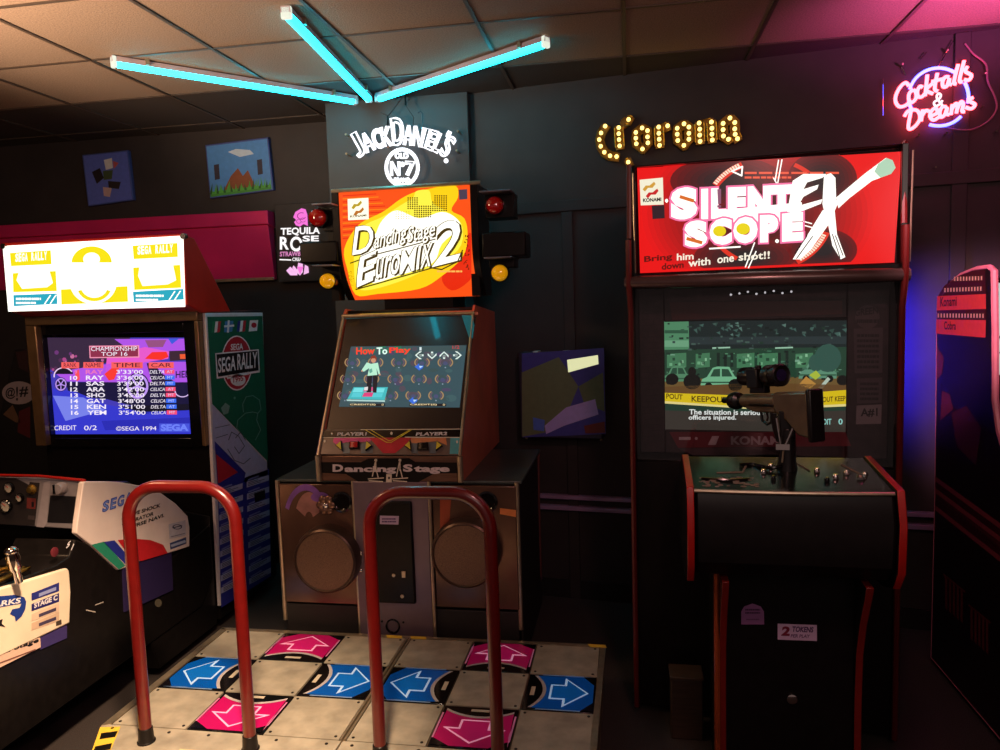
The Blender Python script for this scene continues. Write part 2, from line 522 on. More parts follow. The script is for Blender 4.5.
# ================================================================== neon and bulb signs
WHITEN = neon('white_neon', (.93, .93, 1.0), 1.6)
jd = thing('neon_sign', 'white neon sign with arched name above a ring, on the slate pillar', 'neon sign', (-1.2, 4.1, 2.45))
YJ = 4.03
def jp(x, y): return aty(340 + x / 6.25, 80 + y / 6.25, YJ)
mb = MB()
cx, cy = 388, 905
name = [('J', -34.5, 7.5, 150, 0), ('A', -26.5, 8.2, 120, 0), ('C', -18.5, 7, 118, 0), ('K', -11.5, 7.2, 122, 0), ('D', -3.2, 8, 168, 0), ('A', 4.6, 7, 122, 0),
        ('N', 12, 7.2, 122, 0), ('I', 17.6, 3, 122, 0), ('E', 22.4, 5.5, 122, 0), ('L', 28, 5, 122, 0), ("'", 31.6, 1.8, 35, 118), ('S', 35, 6.2, 132, 0)]
for ch, ang, wdg, hh, lift in name:
    a0 = math.radians(ang * .86); wdg *= .84
    def rad(al, r): return (cx + r * math.sin(al), cy - r * math.cos(al))
    for lp in loops_of(ch, .012):
        pts = []
        for x, y in lp:
            al = a0 + math.radians((x - .5) * wdg); pts.append(jp(*rad(al, 500 + lift + y * hh)))
        mb.tube(pts, .0064, WHITEN, 6, True)
mb.ball(jp(663, 505), .013, WHITEN)
mb.build('name_tube', jd)
mb = MB()
mb.tube([jp(388 + 99 * math.cos(t), 546 + 112 * math.sin(t)) for t in [2 * PI * k / 40 for k in range(40)]], .0105, WHITEN, 8, True)
for tx, x0, x1, y, h in (('OLD', 345, 425, 490, 34), ('N', 318, 372, 598, 88), ('o', 378, 402, 540, 26), ('7', 408, 466, 598, 88), ('BRAND', 340, 436, 640, 28)):
    for lp in loops_of(tx, .01 if len(tx) == 1 else 0):
        mb.tube([jp(x0 + (x1 - x0) * px_, y - h * py_) for px_, py_ in lp], .0058 if h > 40 else .0035, WHITEN, 6, True)
mb.build('ring_tube', jd)
mb = MB()
mb.tube([jp(255, 205), jp(300, 225), jp(400, 90)], .004, WIRE, 6)
mb.tube([jp(300, 300), jp(298, 225)], .005, BLACK, 6)
mb.tube([jp(408, 85), jp(410, 160)], .005, BLACK, 6)
mb.tube([jp(410, 160), jp(460, 235), jp(455, 290)], .003, WIRE, 6)
mb.tube([jp(515, 300), jp(515, 210), jp(500, 195), jp(487, 205)], .003, mat('teal_wire', (60, 90, 100)), 6)
split(mb, 'hanging_wire', jd)
mb = MB()
for x, y in ((35, 340), (38, 460), (735, 318), (728, 440)): mb.cyl(jp(x, y), jp(x, y) + V((0, .07, 0)), .006, STEELT, seg=8)
for x, y in ((300, 300), (515, 300), (300, 420), (500, 420)): mb.cyl(jp(x, y), jp(x, y) + V((0, .07, 0)), .005, CHROME, seg=8)
split(mb, 'standoff', jd)

# cocktails sign
ck = thing('neon_sign', 'red script neon sign within a blue ring, high on the wall', 'neon sign', tuple(TW @ V((1.4, 0, 2.5))))
PK = neon('pink_neon', (1.0, .06, .075), 13); BL = neon('blue_neon', (.07, .08, 1.0), 10)
YC = TW @ V((0, -.045, 0))
def cp(x, y): return hit(860 + x / 5, 30 + y / 5, YC, N8)
def smooth_path(P, closed=False, n=5):
    P = [V(p) for p in P]; out = []
    N = len(P)
    for k in range(N - 1):
        p0, p1, p2, p3 = P[max(k - 1, 0)], P[k], P[k + 1], P[min(k + 2, N - 1)]
        for j in range(n):
            t = j / n
            out.append(.5 * ((2 * p1) + (p2 - p0) * t + (2 * p0 - 5 * p1 + 4 * p2 - p3) * t * t + (3 * p1 - p0 - 3 * p2 + p3) * t ** 3))
    return out + [P[-1]]
cock = [[(244, 280), (228, 264), (202, 284), (180, 325), (178, 360), (198, 384), (230, 376), (254, 352)],
        [(266, 298), (246, 318), (244, 350), (260, 362), (279, 342), (279, 312), (266, 298)], [(314, 288), (300, 282), (287, 305), (290, 332), (308, 335), (324, 318)],
        [(337, 224), (326, 330)], [(362, 268), (331, 300), (366, 320)], [(387, 216), (374, 292), (390, 306)], [(358, 258), (414, 244)],
        [(446, 236), (426, 236), (412, 260), (416, 284), (434, 280), (447, 242), (446, 268), (460, 274)], [(491, 172), (470, 260), (482, 268)], [(521, 153), (498, 250), (512, 258)],
        [(537, 182), (527, 207), (556, 226), (545, 250), (520, 248)]]
dream = [[(256, 402), (242, 490), (272, 484), (300, 442), (286, 402), (243, 404), (222, 432)], [(314, 398), (306, 456)], [(311, 428), (330, 402), (346, 408)],
         [(354, 430), (386, 414), (380, 390), (360, 402), (350, 430), (368, 450), (396, 434)], [(432, 384), (410, 386), (398, 414), (405, 436), (424, 422), (436, 386), (432, 418), (447, 424)],
         [(462, 372), (455, 424)], [(458, 400), (478, 368), (488, 378), (482, 416)], [(484, 400), (503, 360), (516, 370), (510, 406), (524, 408)], [(566, 338), (540, 352), (574, 372), (556, 394), (527, 386)]]
amp = [[(412, 378), (384, 338), (392, 318), (404, 326), (396, 344), (370, 362), (378, 380), (400, 370), (412, 352)]]
for nm, ss_, mm, rr_ in (('cocktails_tube', cock, PK, .0078), ('dreams_tube', dream, PK, .0078), ('ampersand_tube', amp, neon('white_pink_neon', (1., .7, .8), 1.6), .005)):
    mb = MB()
    for st in ss_: mb.tube(smooth_path([cp(*q) for q in st]), rr_, mm, 7)
    mb.build(nm, ck)
mb = MB()
for a0, a1 in ((196, 302), (-30, 12), (42, 108), (150, 178)):
    mb.tube([hit(860 + (393 + 150 * math.cos(math.radians(t))) / 5, 30 + (335 + 145 * math.sin(math.radians(t))) / 5, TW @ V((0, -.032, 0)), N8) for t in [a0 + (a1 - a0) * k / 16 for k in range(17)]], .0072, BL, 7)
mb.build('ring_tube', ck)
mb = MB()
for q in ([(480, 40), (400, 182)], [(345, 100), (315, 135)], [(215, 165), (240, 215)], [(125, 235), (125, 420)]):
    mb.tube([cp(*k) + V((0, .03, 0)) for k in q], .0022, CHROME, 6)
split(mb, 'hanging_wire', ck)
mb = MB()
mb.tube(smooth_path([cp(*q) + V((0, .02, 0)) for q in ((535, 60), (575, 110), (640, 165), (650, 250), (690, 340), (690, 400), (640, 460), (560, 495), (470, 490), (430, 480))]), .004, mat('pale_cord', (150, 105, 120)), 7)
mb.build('power_cord', ck)
mb = MB()
for x, y in ((215, 170), (440, 100), (380, 685), (685, 505), (630, 215), (615, 380), (295, 525), (435, 515)): mb.cyl(cp(x, y), cp(x, y) + V((.006, .05, 0)), .005, CHROME, seg=8)
split(mb, 'standoff', ck)

# beer sign of bulbs
co = thing('bulb_sign', 'blackletter beer sign of glowing yellow bulbs above the shooting cabinet', 'sign', tuple(TW @ V((.2, 0, 2.45))))
YB = TW @ V((0, -.05, 0))
def bp(x, y, d=0): return hit(580 + x / 5.556, 100 + y / 5.556, YB, N8) - N8 * d
GBACK = mat('gold_lit_backing', (128, 92, 26), .45, .3, .1)  # gold glow of the bulbs put into the backing colour
GOLD = mat('gold_letter_metal', (150, 112, 40), .3, .8, .1)
letters = [([[(140, 145), (117, 183), (107, 220), (115, 257), (135, 290), (167, 310), (203, 314)], [(214, 150), (215, 187), (217, 220), (220, 258)], [(262, 104), (278, 112)], [(262, 349), (276, 341)], [(262, 112), (240, 130)]]),
           ([[(345, 155), (310, 180), (310, 212), (313, 243), (347, 272), (377, 238), (375, 205), (375, 170), (345, 155)]]),
           ([[(437, 150), (438, 185), (440, 218), (442, 252)], [(438, 165), (487, 143)]]),
           ([[(578, 132), (540, 157), (540, 190), (543, 225), (577, 252), (605, 218), (605, 185), (605, 150), (578, 132)]]),
           ([[(662, 128), (665, 162), (665, 195), (667, 230)], [(665, 140), (730, 122)], [(730, 122), (733, 157), (733, 190), (735, 222)]]),
           ([[(833, 100), (795, 130), (795, 165), (797, 200), (825, 218), (862, 190), (860, 160), (860, 125), (833, 100)], [(862, 190), (875, 215)]])]
for L in letters:
    mb = MB(); i = mb.mi(GOLD)
    for st in L:
        P = [bp(*q) for q in st]
        for A, B in zip(P, P[1:]):
            d = (B - A).normalized(); sd = d.cross(N8).normalized() * .0215; e = d * .012; k = N8 * .03
            mb.hexa([A - e - sd + k, B + e - sd + k, B + e + sd + k, A - e + sd + k, A - e - sd + k * .55, B + e - sd + k * .55, B + e + sd + k * .55, A - e + sd + k * .55], GBACK)
        for sg in (-1, 1):
            Q = []
            for k_, A in enumerate(P):
                d = (P[min(k_ + 1, len(P) - 1)] - P[max(k_ - 1, 0)]).normalized()
                Q.append(A + d.cross(N8).normalized() * .0225 * sg + N8 * .01)
            mb.tube(Q, .0028, GOLD, 5)
    mb.build('letter_channel', co)
bulbs = [(140, 145), (117, 183), (107, 220), (115, 257), (135, 290), (167, 310), (203, 314), (268, 345), (215, 153), (215, 187), (217, 220), (220, 255), (270, 108),
         (345, 155), (310, 180), (310, 212), (313, 243), (347, 272), (375, 170), (375, 205), (377, 238), (437, 150), (438, 185), (440, 218), (442, 252), (487, 143),
         (578, 132), (540, 157), (540, 190), (543, 225), (577, 252), (605, 150), (605, 185), (605, 218), (662, 128), (665, 162), (665, 195), (667, 230), (730, 122), (733, 157), (733, 190), (735, 222),
         (833, 100), (795, 130), (795, 165), (797, 200), (825, 218), (860, 125), (860, 160), (862, 190), (875, 215)]
BULB = neon('warm_bulb', (1.0, .66, .16), 3.2)
b0 = None
for q in bulbs:
    c_ = bp(*q)
    if b0 is None:
        mb = MB(); mb.ball(c_, .0105, BULB, (1, 1.2, 1), None, 10); mb.cyl(c_ + N8 * .004, c_ + N8 * .02, .007, BRASS, seg=10)
        b0 = mb.build('bulb', co); c0 = c_
    else:
        b = b0.copy(); COL.objects.link(b); b.parent = co; b.location = c_ - c0
# spirit sign half hidden behind the lamp boxes
tq = thing('neon_sign', 'lit sign of pink rose and white lettering beside the lamp boxes', 'neon sign', (-1.98, 4.5, 2.05))
aq = Art((-2.3, 4.44, 1.7), (1, 0, 0), (0, 0, 1), (265, 200, 7.5))
WH = glow((250, 246, 246), 1.15); RP = glow((250, 120, 220), 1.0); RP2 = glow((160, 40, 130), .8); RL = glow((252, 190, 240), 1.0)
aq.poly([(228, 90), (275, 62), (305, 70), (318, 110), (322, 195), (290, 180), (262, 200), (232, 190), (218, 165), (235, 150), (212, 130)], RP, 0)
for cx_, cy_, r_x in ((275, 120, 34), (285, 150, 22), (255, 160, 20)): aq.ell(cx_, cy_, r_x, r_x * .8, RP2, 1, 20, 300, 14, True, .82)
aq.text('TEQUILA', (118, 272), (412, 262), 62, WH, 1, 0, .03)
aq.text('R', (112, 372), (180, 372), 96, WH, 1, 0, .03)
aq.ell(235, 330, 46, 56, WH, 1, 0, 360, 24, True, .62)
aq.text('SE', (282, 312), (405, 310), 44, WH, 2, 0, .03)
aq.text('STRAWBERRY', (112, 424), (360, 418), 36, glow((240, 150, 210), .9), 1, 0, .02)
aq.line([(112, 447), (195, 450)], 9, WH, 1)
aq.text('CREAM', (205, 458), (300, 458), 26, WH, 1, 0, .02)
for pp in ([(160, 530), (190, 500), (240, 545), (245, 565), (190, 565)], [(215, 490), (240, 520), (255, 560), (235, 545), (205, 510)], [(250, 470), (285, 480), (285, 540), (262, 568), (240, 530)],
           [(300, 485), (325, 500), (330, 545), (290, 560)]): aq.poly(pp, RL, 1)
aq.poly([(240, 500), (290, 500), (265, 560)], RP, 2)
aq.build('lit_lettering', tq)
mb = MB(); mb.box(-2.16, -1.72, 4.445, 4.499, 1.83, 2.31, mat('dark_sign_board', (48, 40, 40), .6)); mb.build('sign_backing', tq, bevel=.003)
# ================================================================== racing cabinet (screen, header, side board)
rc = thing('racing_cabinet', 'tall racing cabinet with white and yellow lit header and green side board', 'arcade machine', (-2.65, 3.7, 0))
m = MB()
XW0, XW1 = aty(27, 335, 3.45).x, -2.115
m.box(XW0 + .01, XW1, 3.6, 4.1, .06, 1.66, BLACK)
m.prism([(3.46, .06), (3.62, .06), (3.62, 1.0), (3.5, 1.0)], 'x', XW0 + .01, XW1, BLACK)
m.build('body', rc, bevel=.006)
# bezel round the tube
BRZ = mat('bronze_bezel', (120, 94, 66), .25, .5, .2, 8)
YT = 3.51
sc = [aty(47, 335, YT), aty(192, 334, YT), aty(197, 437, YT), aty(50, 436, YT)]
x0, x1, z0, z1 = sc[0].x, sc[2].x - .012, sc[2].z, sc[0].z
XI0, XI1 = aty(38, 340, 3.45).x, aty(199, 340, 3.46).x - .012
m = MB()
m.box(XW0, XI0, 3.44, 3.6, .98, 1.615, BRZ); m.box(XI1, XW1, 3.44, 3.6, .98, 1.615, BRZ); m.box(XW0, XW1, 3.44, 3.6, 1.615, 1.664, BRZ)
m.build('outer_bezel', rc, bevel=.006)
m = MB()
m.box(XI0, x0, 3.475, 3.6, .97, 1.615, BLACKG); m.box(x1, XI1, 3.475, 3.6, .97, 1.615, BLACKG)
m.box(x0, x1, 3.475, 3.6, z1, 1.615, BLACKG); m.box(x0, x1, 3.475, 3.6, .97, z0, BLACKG)
m.build('inner_bezel', rc, bevel=.006)
m = MB(); m.box(x0 - .01, x1 + .01, YT + .002, 3.6, z0 - .01, z1 + .01, BLACKG); m.build('picture_tube', rc)
a = Art((x0, YT + .002, z0), (1, 0, 0), (0, 0, 1), (30, 320, 5.556))
BLU = (52, 56, 205); PUR = (176, 84, 232); PNK = (232, 90, 205)
G = lambda c, s=1.: glow(c, s)
base = glow((70, 62, 190), .9, True)
a.poly([(85, 98), (884, 98), (906, 632), (122, 634)], base, 0)
a.poly([(85, 98), (560, 98), (420, 240), (150, 300), (95, 260)], G((62, 44, 72), .8), 1)
rr = random.Random(5)
for k in range(46):
    x, y = rr.uniform(110, 420), rr.uniform(180, 300); r = rr.uniform(5, 14)
    a.ell(x, y, r, r, G(rr.choice([(190, 80, 150), (120, 60, 130), (90, 50, 90), (220, 120, 170)]), .8), 2, n=7)
a.poly([(470, 106), (880, 104), (884, 175), (560, 170)], G(PUR), 2)
a.poly([(640, 112), (760, 110), (740, 150), (660, 152)], G((150, 80, 130)), 3)
a.poly([(770, 104), (830, 103), (790, 135)], G((60, 90, 220)), 3)
a.poly([(430, 200), (640, 150), (775, 175), (770, 215), (640, 235), (420, 300)], G(PNK), 3)
a.poly([(640, 215), (680, 178), (760, 176), (772, 205), (730, 222)], G((250, 50, 40)), 4)
a.poly([(775, 172), (884, 168), (884, 222), (778, 228)], G((66, 42, 60), .8), 3)
a.poly([(834, 190), (882, 188), (882, 215), (836, 216)], G((240, 90, 50)), 4)
a.poly([(135, 290), (300, 265), (460, 240), (640, 232), (890, 232), (894, 345), (640, 352), (420, 345), (200, 340)], G(PUR), 3)
a.poly([(250, 290), (275, 272), (280, 330), (262, 340)], G((250, 80, 90)), 4)
a.poly([(415, 300), (470, 255), (500, 262), (470, 330), (440, 336)], G((250, 60, 50)), 4)
a.poly([(650, 240), (680, 235), (740, 300), (810, 345), (680, 350)], G((40, 30, 70), .8), 4)
a.poly([(200, 345), (894, 345), (896, 470), (620, 490), (430, 440), (220, 420)], G((24, 22, 66), .8), 3)
a.poly([(500, 480), (898, 465), (898, 500), (640, 520)], G((20, 20, 40), .8), 4)
a.poly([(130, 380), (260, 400), (430, 470), (640, 510), (900, 500), (906, 632), (122, 634)], G(BLU, 1.0), 4)
a.poly([(130, 420), (300, 430), (420, 500), (200, 560)], G((120, 130, 235)), 5)
a.poly([(400, 560), (900, 540), (904, 600), (420, 612)], G((40, 44, 180)), 5)
for cx_, cy_, r_ in ((175, 357, 34), (600, 368, 66)):
    a.ell(cx_, cy_, r_, r_ * 1.15, G((22, 20, 50), .8), 5); a.ell(cx_, cy_, r_ * .92, r_ * 1.05, G((190, 150, 245)), 6, inner=.8)
    for k in range(5):
        t = k * 2 * PI / 5 + .3; a.line([(cx_, cy_), (cx_ + r_ * .75 * math.cos(t), cy_ + r_ * .85 * math.sin(t))], r_ * .16, G((190, 150, 245)), 6)
a.ell(190, 300, 52, 40, G((24, 20, 40), .8), 5, 180, 360); a.ell(190, 310, 56, 48, G((240, 210, 245)), 6, 170, 330, 20, True, .88)
a.ell(850, 395, 44, 34, G((220, 190, 245)), 6, 0, 180, 16, True, .85)
W_ = G((246, 236, 250), 1.05)
a.text('HEL', (812, 322), (886, 318), 38, G((40, 30, 90), .8), 6, 0, .02)
a.poly([(332, 143), (610, 140), (611, 208), (335, 212)], G((250, 150, 180)), 7); a.poly([(338, 149), (604, 146), (605, 202), (341, 206)], G((150, 50, 80), .9), 8)
a.text('CHAMPIONSHIP', (344, 172), (600, 170), 24, W_, 9); a.text('TOP 16', (400, 200), (546, 198), 22, W_, 9)
for x, xb, tx in ((178, 277, 'RANK'), (300, 412, 'NAME'), (455, 630, 'TIME'), (663, 802, 'CAR')):
    a.quad(x, 234, xb, 268, G((250, 96, 96)), 7); a.text(tx, (x + 14, 262), (xb - 14, 261), 23, G((70, 20, 50), .8), 8)
rows = [('9', 'RAY', "3'33'00", 'DELTA'), ('10', 'RAY', "3'36'00", 'CELICA'), ('11', 'SAS', "3'39'00", 'DELTA'), ('12', 'ARA', "3'42'00", 'CELICA'),
        ('13', 'SHO', "3'45'00", 'DELTA'), ('14', 'GAT', "3'48'00", 'CELICA'), ('15', 'KEN', "3'51'00", 'DELTA'), ('16', 'YEM', "3'54'00", 'CELICA')]
for k, (rk, nm, tm, cr) in enumerate(rows):
    y = 300 + k * 32.3; dx = k * 2
    c_ = W_ if k else G((240, 120, 190))
    a.text(rk, ((226 if len(rk) > 1 else 252) + dx * .5, y), (266 + dx * .6, y), 23, c_, 9, 0, .02)
    a.text(nm, (314 + dx * .6, y), (412 + dx * 1.2, y - 1), 24, c_, 9, 0, .02)
    a.text(tm, (484 + dx, y - 1), (632 + dx, y - 1), 23, W_, 9, 0, .01)
    a.text(cr, (668 + dx * .6, y - 3), (750 + dx * .6, y - 4), 18, W_, 9, .2)
    a.quad(752 + dx * .8, y - 25, 806 + dx, y - 2, G((250, 80, 120) if k in (0, 3, 4, 7) else (60, 110, 245)), 8)
    a.text('MT' if k % 3 else 'AT', (764 + dx, y - 7), (796 + dx, y - 7), 14, G((200, 210, 255)), 9)
a.text('CREDIT', (140, 612), (262, 610), 26, W_, 9); a.text('0/2', (305, 612), (376, 610), 26, W_, 9)
a.text('©SEGA 1994', (482, 614), (706, 612), 24, W_, 9)
a.quad(722, 574, 890, 620, G((70, 84, 220)), 8); a.text('SEGA', (730, 616), (884, 615), 38, G((110, 130, 250)), 9, 0, .05)
a.build('screen', rc)
# header box
m = MB(); m.prism([(3.34, 1.695), (3.34, 2.035), (3.44, 2.02), (3.74, 1.655), (3.46, 1.655)], 'x', -3.095, -2.1, REDHOOD)
m.build('header_box', rc, bevel=.006)
a = Art((-3.1, 3.338, 1.69), (1, 0, 0), (0, 0, 1), (0, 220, 3.571))
HW = glow((255, 252, 238), 1.9, True); HY = G((246, 226, 20), 1.05); HT = G((40, 176, 200), .95); HWH = G((255, 250, 235), 1.5)
a.poly([(10, 93), (655, 56), (662, 310), (30, 327)], HW, 0)
a.poly([(36, 118), (182, 108), (185, 158), (40, 165)], HY, 1); a.poly([(474, 92), (634, 82), (636, 132), (478, 140)], HY, 1)
for (x0_, y0_, x1_, y1_) in ((56, 150, 170, 142), (492, 124, 620, 116)):
    for k, ch in enumerate('SEGA RALLY'):
        if ch == ' ': continue
        f = k / 10; a.text(ch, (x0_ + (x1_ - x0_) * f, y0_ + (y1_ - y0_) * f), (x0_ + (x1_ - x0_) * (f + .085), y0_ + (y1_ - y0_) * (f + .085)), 30, HWH, 2, 0, .04)
a.poly([(46, 190), (200, 182), (204, 254), (48, 258)], HY, 1); a.poly([(70, 180), (175, 172), (190, 225), (170, 240), (80, 246), (60, 215)], HWH, 2)
a.poly([(476, 170), (644, 160), (648, 242), (480, 250)], HY, 1); a.poly([(500, 160), (618, 155), (630, 215), (600, 230), (510, 236), (494, 200)], HWH, 2)
a.ell(328, 152, 72, 58, HY, 1, 180, 360); a.ell(328, 140, 30, 24, HWH, 2, 0, 360)
a.poly([(218, 248), (456, 236), (458, 292), (220, 302)], HY, 1); a.ell(334, 222, 84, 78, HWH, 2, 0, 180); a.ell(338, 235, 62, 55, HY, 3, 20, 160, 18, True, .78)
a.poly([(296, 168), (262, 250), (410, 244), (372, 164)], HWH, 2)
a.poly([(48, 268), (204, 262), (206, 300), (50, 308)], HT, 1); a.poly([(475, 256), (655, 246), (657, 284), (478, 294)], HT, 1)
for x, y, w_ in ((58, 275, 90), (486, 264, 100)):
    a.bars(x, y, x + w_, y + 14, 1, HWH, 2, 3); a.bars(x, y + 15, x + w_ * .8, y + 28, 1, HWH, 2, 4)
for x, y in ((158, 300), (178, 299), (602, 286), (622, 285)): a.poly([(x, y), (x + 5, y), (x + 26, y - 32), (x + 21, y - 32)], HWH, 2)
a.build('header_panel', rc)
m = MB()
for q in ((12, 94), (654, 58)):
    p_ = aty(q[0] / 3.571, 220 + q[1] / 3.571, 3.33); m.cyl(p_ + V((0, -.005, 0)), p_ + V((0, .02, 0)), .014, CHROME, seg=10)
split(m, 'corner_clip', rc)
# side board
SB = [atx(205, 313, -2.1), atx(262.5, 312.5, -2.1), atx(270, 575, -2.1), atx(220, 606, -2.1)]
m = MB(); m.prism([(SB[3].y, SB[3].z), (SB[2].y, SB[2].z), (SB[1].y, SB[1].z), (SB[0].y, SB[0].z)], 'x', -2.115, -2.098, paint((214, 208, 214))); m.build('side_board', rc, bevel=.002)
a = Art((-2.098, 3.3, .1), (0, 1, 0), (0, 0, 1))
q4 = lambda x, y: (195 + x / 5, 300 + y / 5)
q5 = lambda x, y: (200 + x / 4.412, 440 + y / 4.412)
GR = paint((26, 104, 78)); NV = paint((44, 48, 150)); LV = paint((176, 180, 216)); RDp = paint((190, 40, 56)); WT = paint((236, 232, 236)); BKp = paint((22, 20, 24))
a.poly([q4(60, 84), q4(336, 80), q4(362, 750), q5(298, 95), q4(85, 520)], GR, 1)
a.poly([q4(85, 522), q5(292, 98), q5(300, 160), q5(200, 190), q4(90, 745)], LV, 2)
a.poly([q4(96, 705), q5(200, 145), q5(190, 190), q5(75, 195)], NV, 3); a.poly([q5(68, 62), q5(165, 142), q5(78, 192)], RDp, 4)
a.poly([q5(76, 196), q5(200, 165), q5(303, 128), q5(312, 600), q5(92, 740)], NV, 2)
def flag(x, y, w_, cols, cross=None):
    for k, c_ in enumerate(cols):
        a.poly([q4(x + w_ * k / len(cols), y + 4), q4(x + w_ * (k + 1) / len(cols), y + 2), q4(x + w_ * (k + 1) / len(cols) - 6, y + 56), q4(x + w_ * k / len(cols) - 6, y + 60)], paint(c_), 3)
flag(86, 104, 42, [(40, 130, 90), (236, 232, 232), (200, 50, 60)])
flag(148, 102, 42, [(70, 130, 190)]); a.line([q4(146, 132), q4(190, 128)], 2, WT, 4); a.line([q4(166, 104), q4(162, 160)], 2, WT, 4)
flag(212, 100, 42, [(40, 50, 150), (236, 232, 232), (200, 50, 60)])
flag(272, 98, 42, [(240, 236, 236)]); a.ell(*q4(292, 126), 2.6, 2.6, paint((190, 30, 50)), 4)
a.ell(*q4(207, 315), 15.6, 27.6, WT, 2); a.ell(*q4(207, 315), 14.6, 26.2, RDp, 3)
a.text('SEGA', q4(176, 252), q4(238, 248), 6.4, WT, 4, 0, .03)
a.poly([q4(98, 266), q4(316, 246), q4(322, 362), q4(106, 394)], WT, 4); a.poly([q4(104, 272), q4(310, 253), q4(315, 352), q4(112, 384)], BKp, 5)
a.text('SEGA', q4(112, 366), q4(200, 352), 15, WT, 6, 0, .02); a.text('RALLY', q4(208, 350), q4(308, 338), 16, WT, 6, 0, .02)
a.poly([q4(152, 378), q4(266, 356), q4(268, 372), q4(158, 396)], WT, 5); a.bars(q4(160, 380)[0], q4(160, 378)[1], q4(262, 370)[0], q4(262, 384)[1], 1, RDp, 6, 2)
a.ell(*q4(212, 400), 7.6, 6, WT, 5); a.text('1995', q4(188, 414), q4(238, 404), 5.6, RDp, 6, 0, .02)
pale = paint((120, 160, 150))
a.line([q4(240, 560), q4(236, 520), q4(254, 484), q4(288, 478), q4(320, 500), q4(328, 548), q4(312, 566), q4(286, 560), q4(250, 566), q4(212, 600), q4(206, 640), q4(240, 680)], .7, pale, 3)
a.line([q4(312, 566), q4(306, 600), q4(326, 650), q4(300, 700)], .7, pale, 3); a.poly([q4(128, 540), q4(150, 514), q4(172, 530), q4(164, 566), q4(140, 574)], pale, 3); a.ell(*q4(196, 490), 1, 1.3, pale, 3)
ink = paint((70, 74, 96))
a.line([q4(98, 640), q4(170, 624)], .6, ink, 4); a.line([q4(102, 690), q4(160, 672)], .6, ink, 4)
a.line([q4(165, 700), q4(180, 660), q4(215, 680), q4(245, 730), q5(170, 60), q5(150, 30)], .7, ink, 4); a.line([q4(200, 690), q4(225, 660), q4(250, 700)], .7, ink, 4); a.line([q5(120, 40), q5(150, 90), q5(190, 105), q5(220, 80)], .7, ink, 4)
# two columns of result tables
for col, (xa, ya, xb, yb) in enumerate(((80, 202, 186, 168), (204, 162, 302, 132))):
    for k in range(9):
        y0_, y1_ = ya + k * 53.5, yb + k * 51
        dx = k * 1.4
        a.poly([q5(xa + dx, y0_ + 22), q5(xb + dx * .8, y1_ + 22), q5(xb + dx * .8, y1_ + 46), q5(xa + dx, y0_ + 48)], LV, 3)
        a.line([q5(xa + 8 + dx, y0_ + 13), q5(xa + (xb - xa) * .55 + dx, y0_ + 13 + (y1_ - y0_) * .55)], 1.4, paint((130, 136, 200)), 3)
        for j in range(3):
            f0, f1 = .06 + .02 * (k % 3), (.5, .8, .65)[(k + j) % 3]
            yy = 28 + j * 6.6
            a.line([q5(xa + (xb - xa) * f0 + dx, y0_ + (y1_ - y0_) * f0 + yy), q5(xa + (xb - xa) * f1 + dx, y0_ + (y1_ - y0_) * f1 + yy)], .6, ink, 4)
a.poly([q5(236, 236), q5(284, 220), q5(286, 256), q5(240, 276)], BKp, 5)
a.build('side_board_print', rc)

# ================================================================== racing cockpit in front of it
ck2 = thing('racing_cockpit', 'black racing cockpit with gauge dashboard, gear lever and white side panels', 'arcade cockpit', (-2.55, 2.6, 0))
m = MB()
m.prism([(2.95, .05), (3.44, .05), (3.44, .62), (3.24, .70), (2.84, .945), (2.60, .99), (2.60, .80), (2.78, .62)], 'x', -3.1, -2.12, BLACK)
m.box(-3.1, -2.38, 1.3, 3.44, 0.0, .3, BLACKM)
m.build('body', ck2, bevel=.006)
m = MB()
m.prism([(1.3, .2), (3.30, .2), (3.42, .3), (3.42, .58), (3.21, .545), (3.0, .50), (2.5, .80), (2.46, .745), (2.40, .735), (1.3, .80)], 'x', -2.38, -2.112, BLACK)
m.build('side_console', ck2, bevel=.006)
xs = -2.1
def P6(x, y): p_ = atx(70 + x / 6.25, 460 + y / 6.25, xs); return (p_.y, p_.z)
out = [(84, 142), (96, 134), (240, 134), (330, 140), (440, 160), (570, 206), (660, 270), (736, 350), (748, 420), (748, 540), (690, 560), (610, 584), (440, 632), (320, 684), (300, 686), (130, 528), (42, 458), (46, 400)]
m = MB(); m.prism([P6(*q) for q in out], 'x', -2.124, xs, WHITEP); m.build('white_side_panel', ck2, bevel=.004)
a = Art((xs, 2.4, .4), (0, 1, 0), (0, 0, 1), (70, 460, 6.25))
a.poly([(132, 530), (210, 510), (345, 660), (305, 684)], paint((40, 140, 110)), 1); a.poly([(206, 512), (276, 502), (352, 590), (348, 655)], paint((40, 50, 150)), 1)
a.poly([(296, 500), (400, 492), (500, 500), (580, 530), (608, 582), (440, 632), (352, 580)], paint((200, 36, 44)), 2)
for ch, xa, xb in (('S', 197, 238), ('E', 246, 284), ('G', 290, 332), ('A', 336, 382)):
    ya, yb_ = 330 - (xa - 197) * .345, 330 - (xb - 197) * .345
    a.text(ch, (xa, ya), (xb, yb_), 74, paint((30, 62, 170)), 2, 0, .05, up=(8, -72)); a.text(ch, (xa + 5, ya - 7), (xb - 5, yb_ - 5), 60, paint((120, 150, 220)), 3, 0, .0, up=(7, -58))
for k, (tx, x0_, x1_, y0_, y1_) in enumerate((('ACTIVE SHOCK', 318, 562, 372, 294), ('GENERATOR', 320, 520, 412, 346), ('COURSE NAVI.', 324, 586, 450, 356))):
    a.text(tx, (x0_, y0_), (x1_, y1_), 24, BKp, 2, .12, .03)
a.poly([(614, 402), (720, 376), (722, 470), (620, 494)], paint((200, 196, 204)), 1); a.ell(668, 418, 30, 16, ink, 2, inner=.75); a.line([(640, 424), (696, 410)], 6, ink, 2); a.line([(630, 480), (716, 458)], 3, ink, 2)
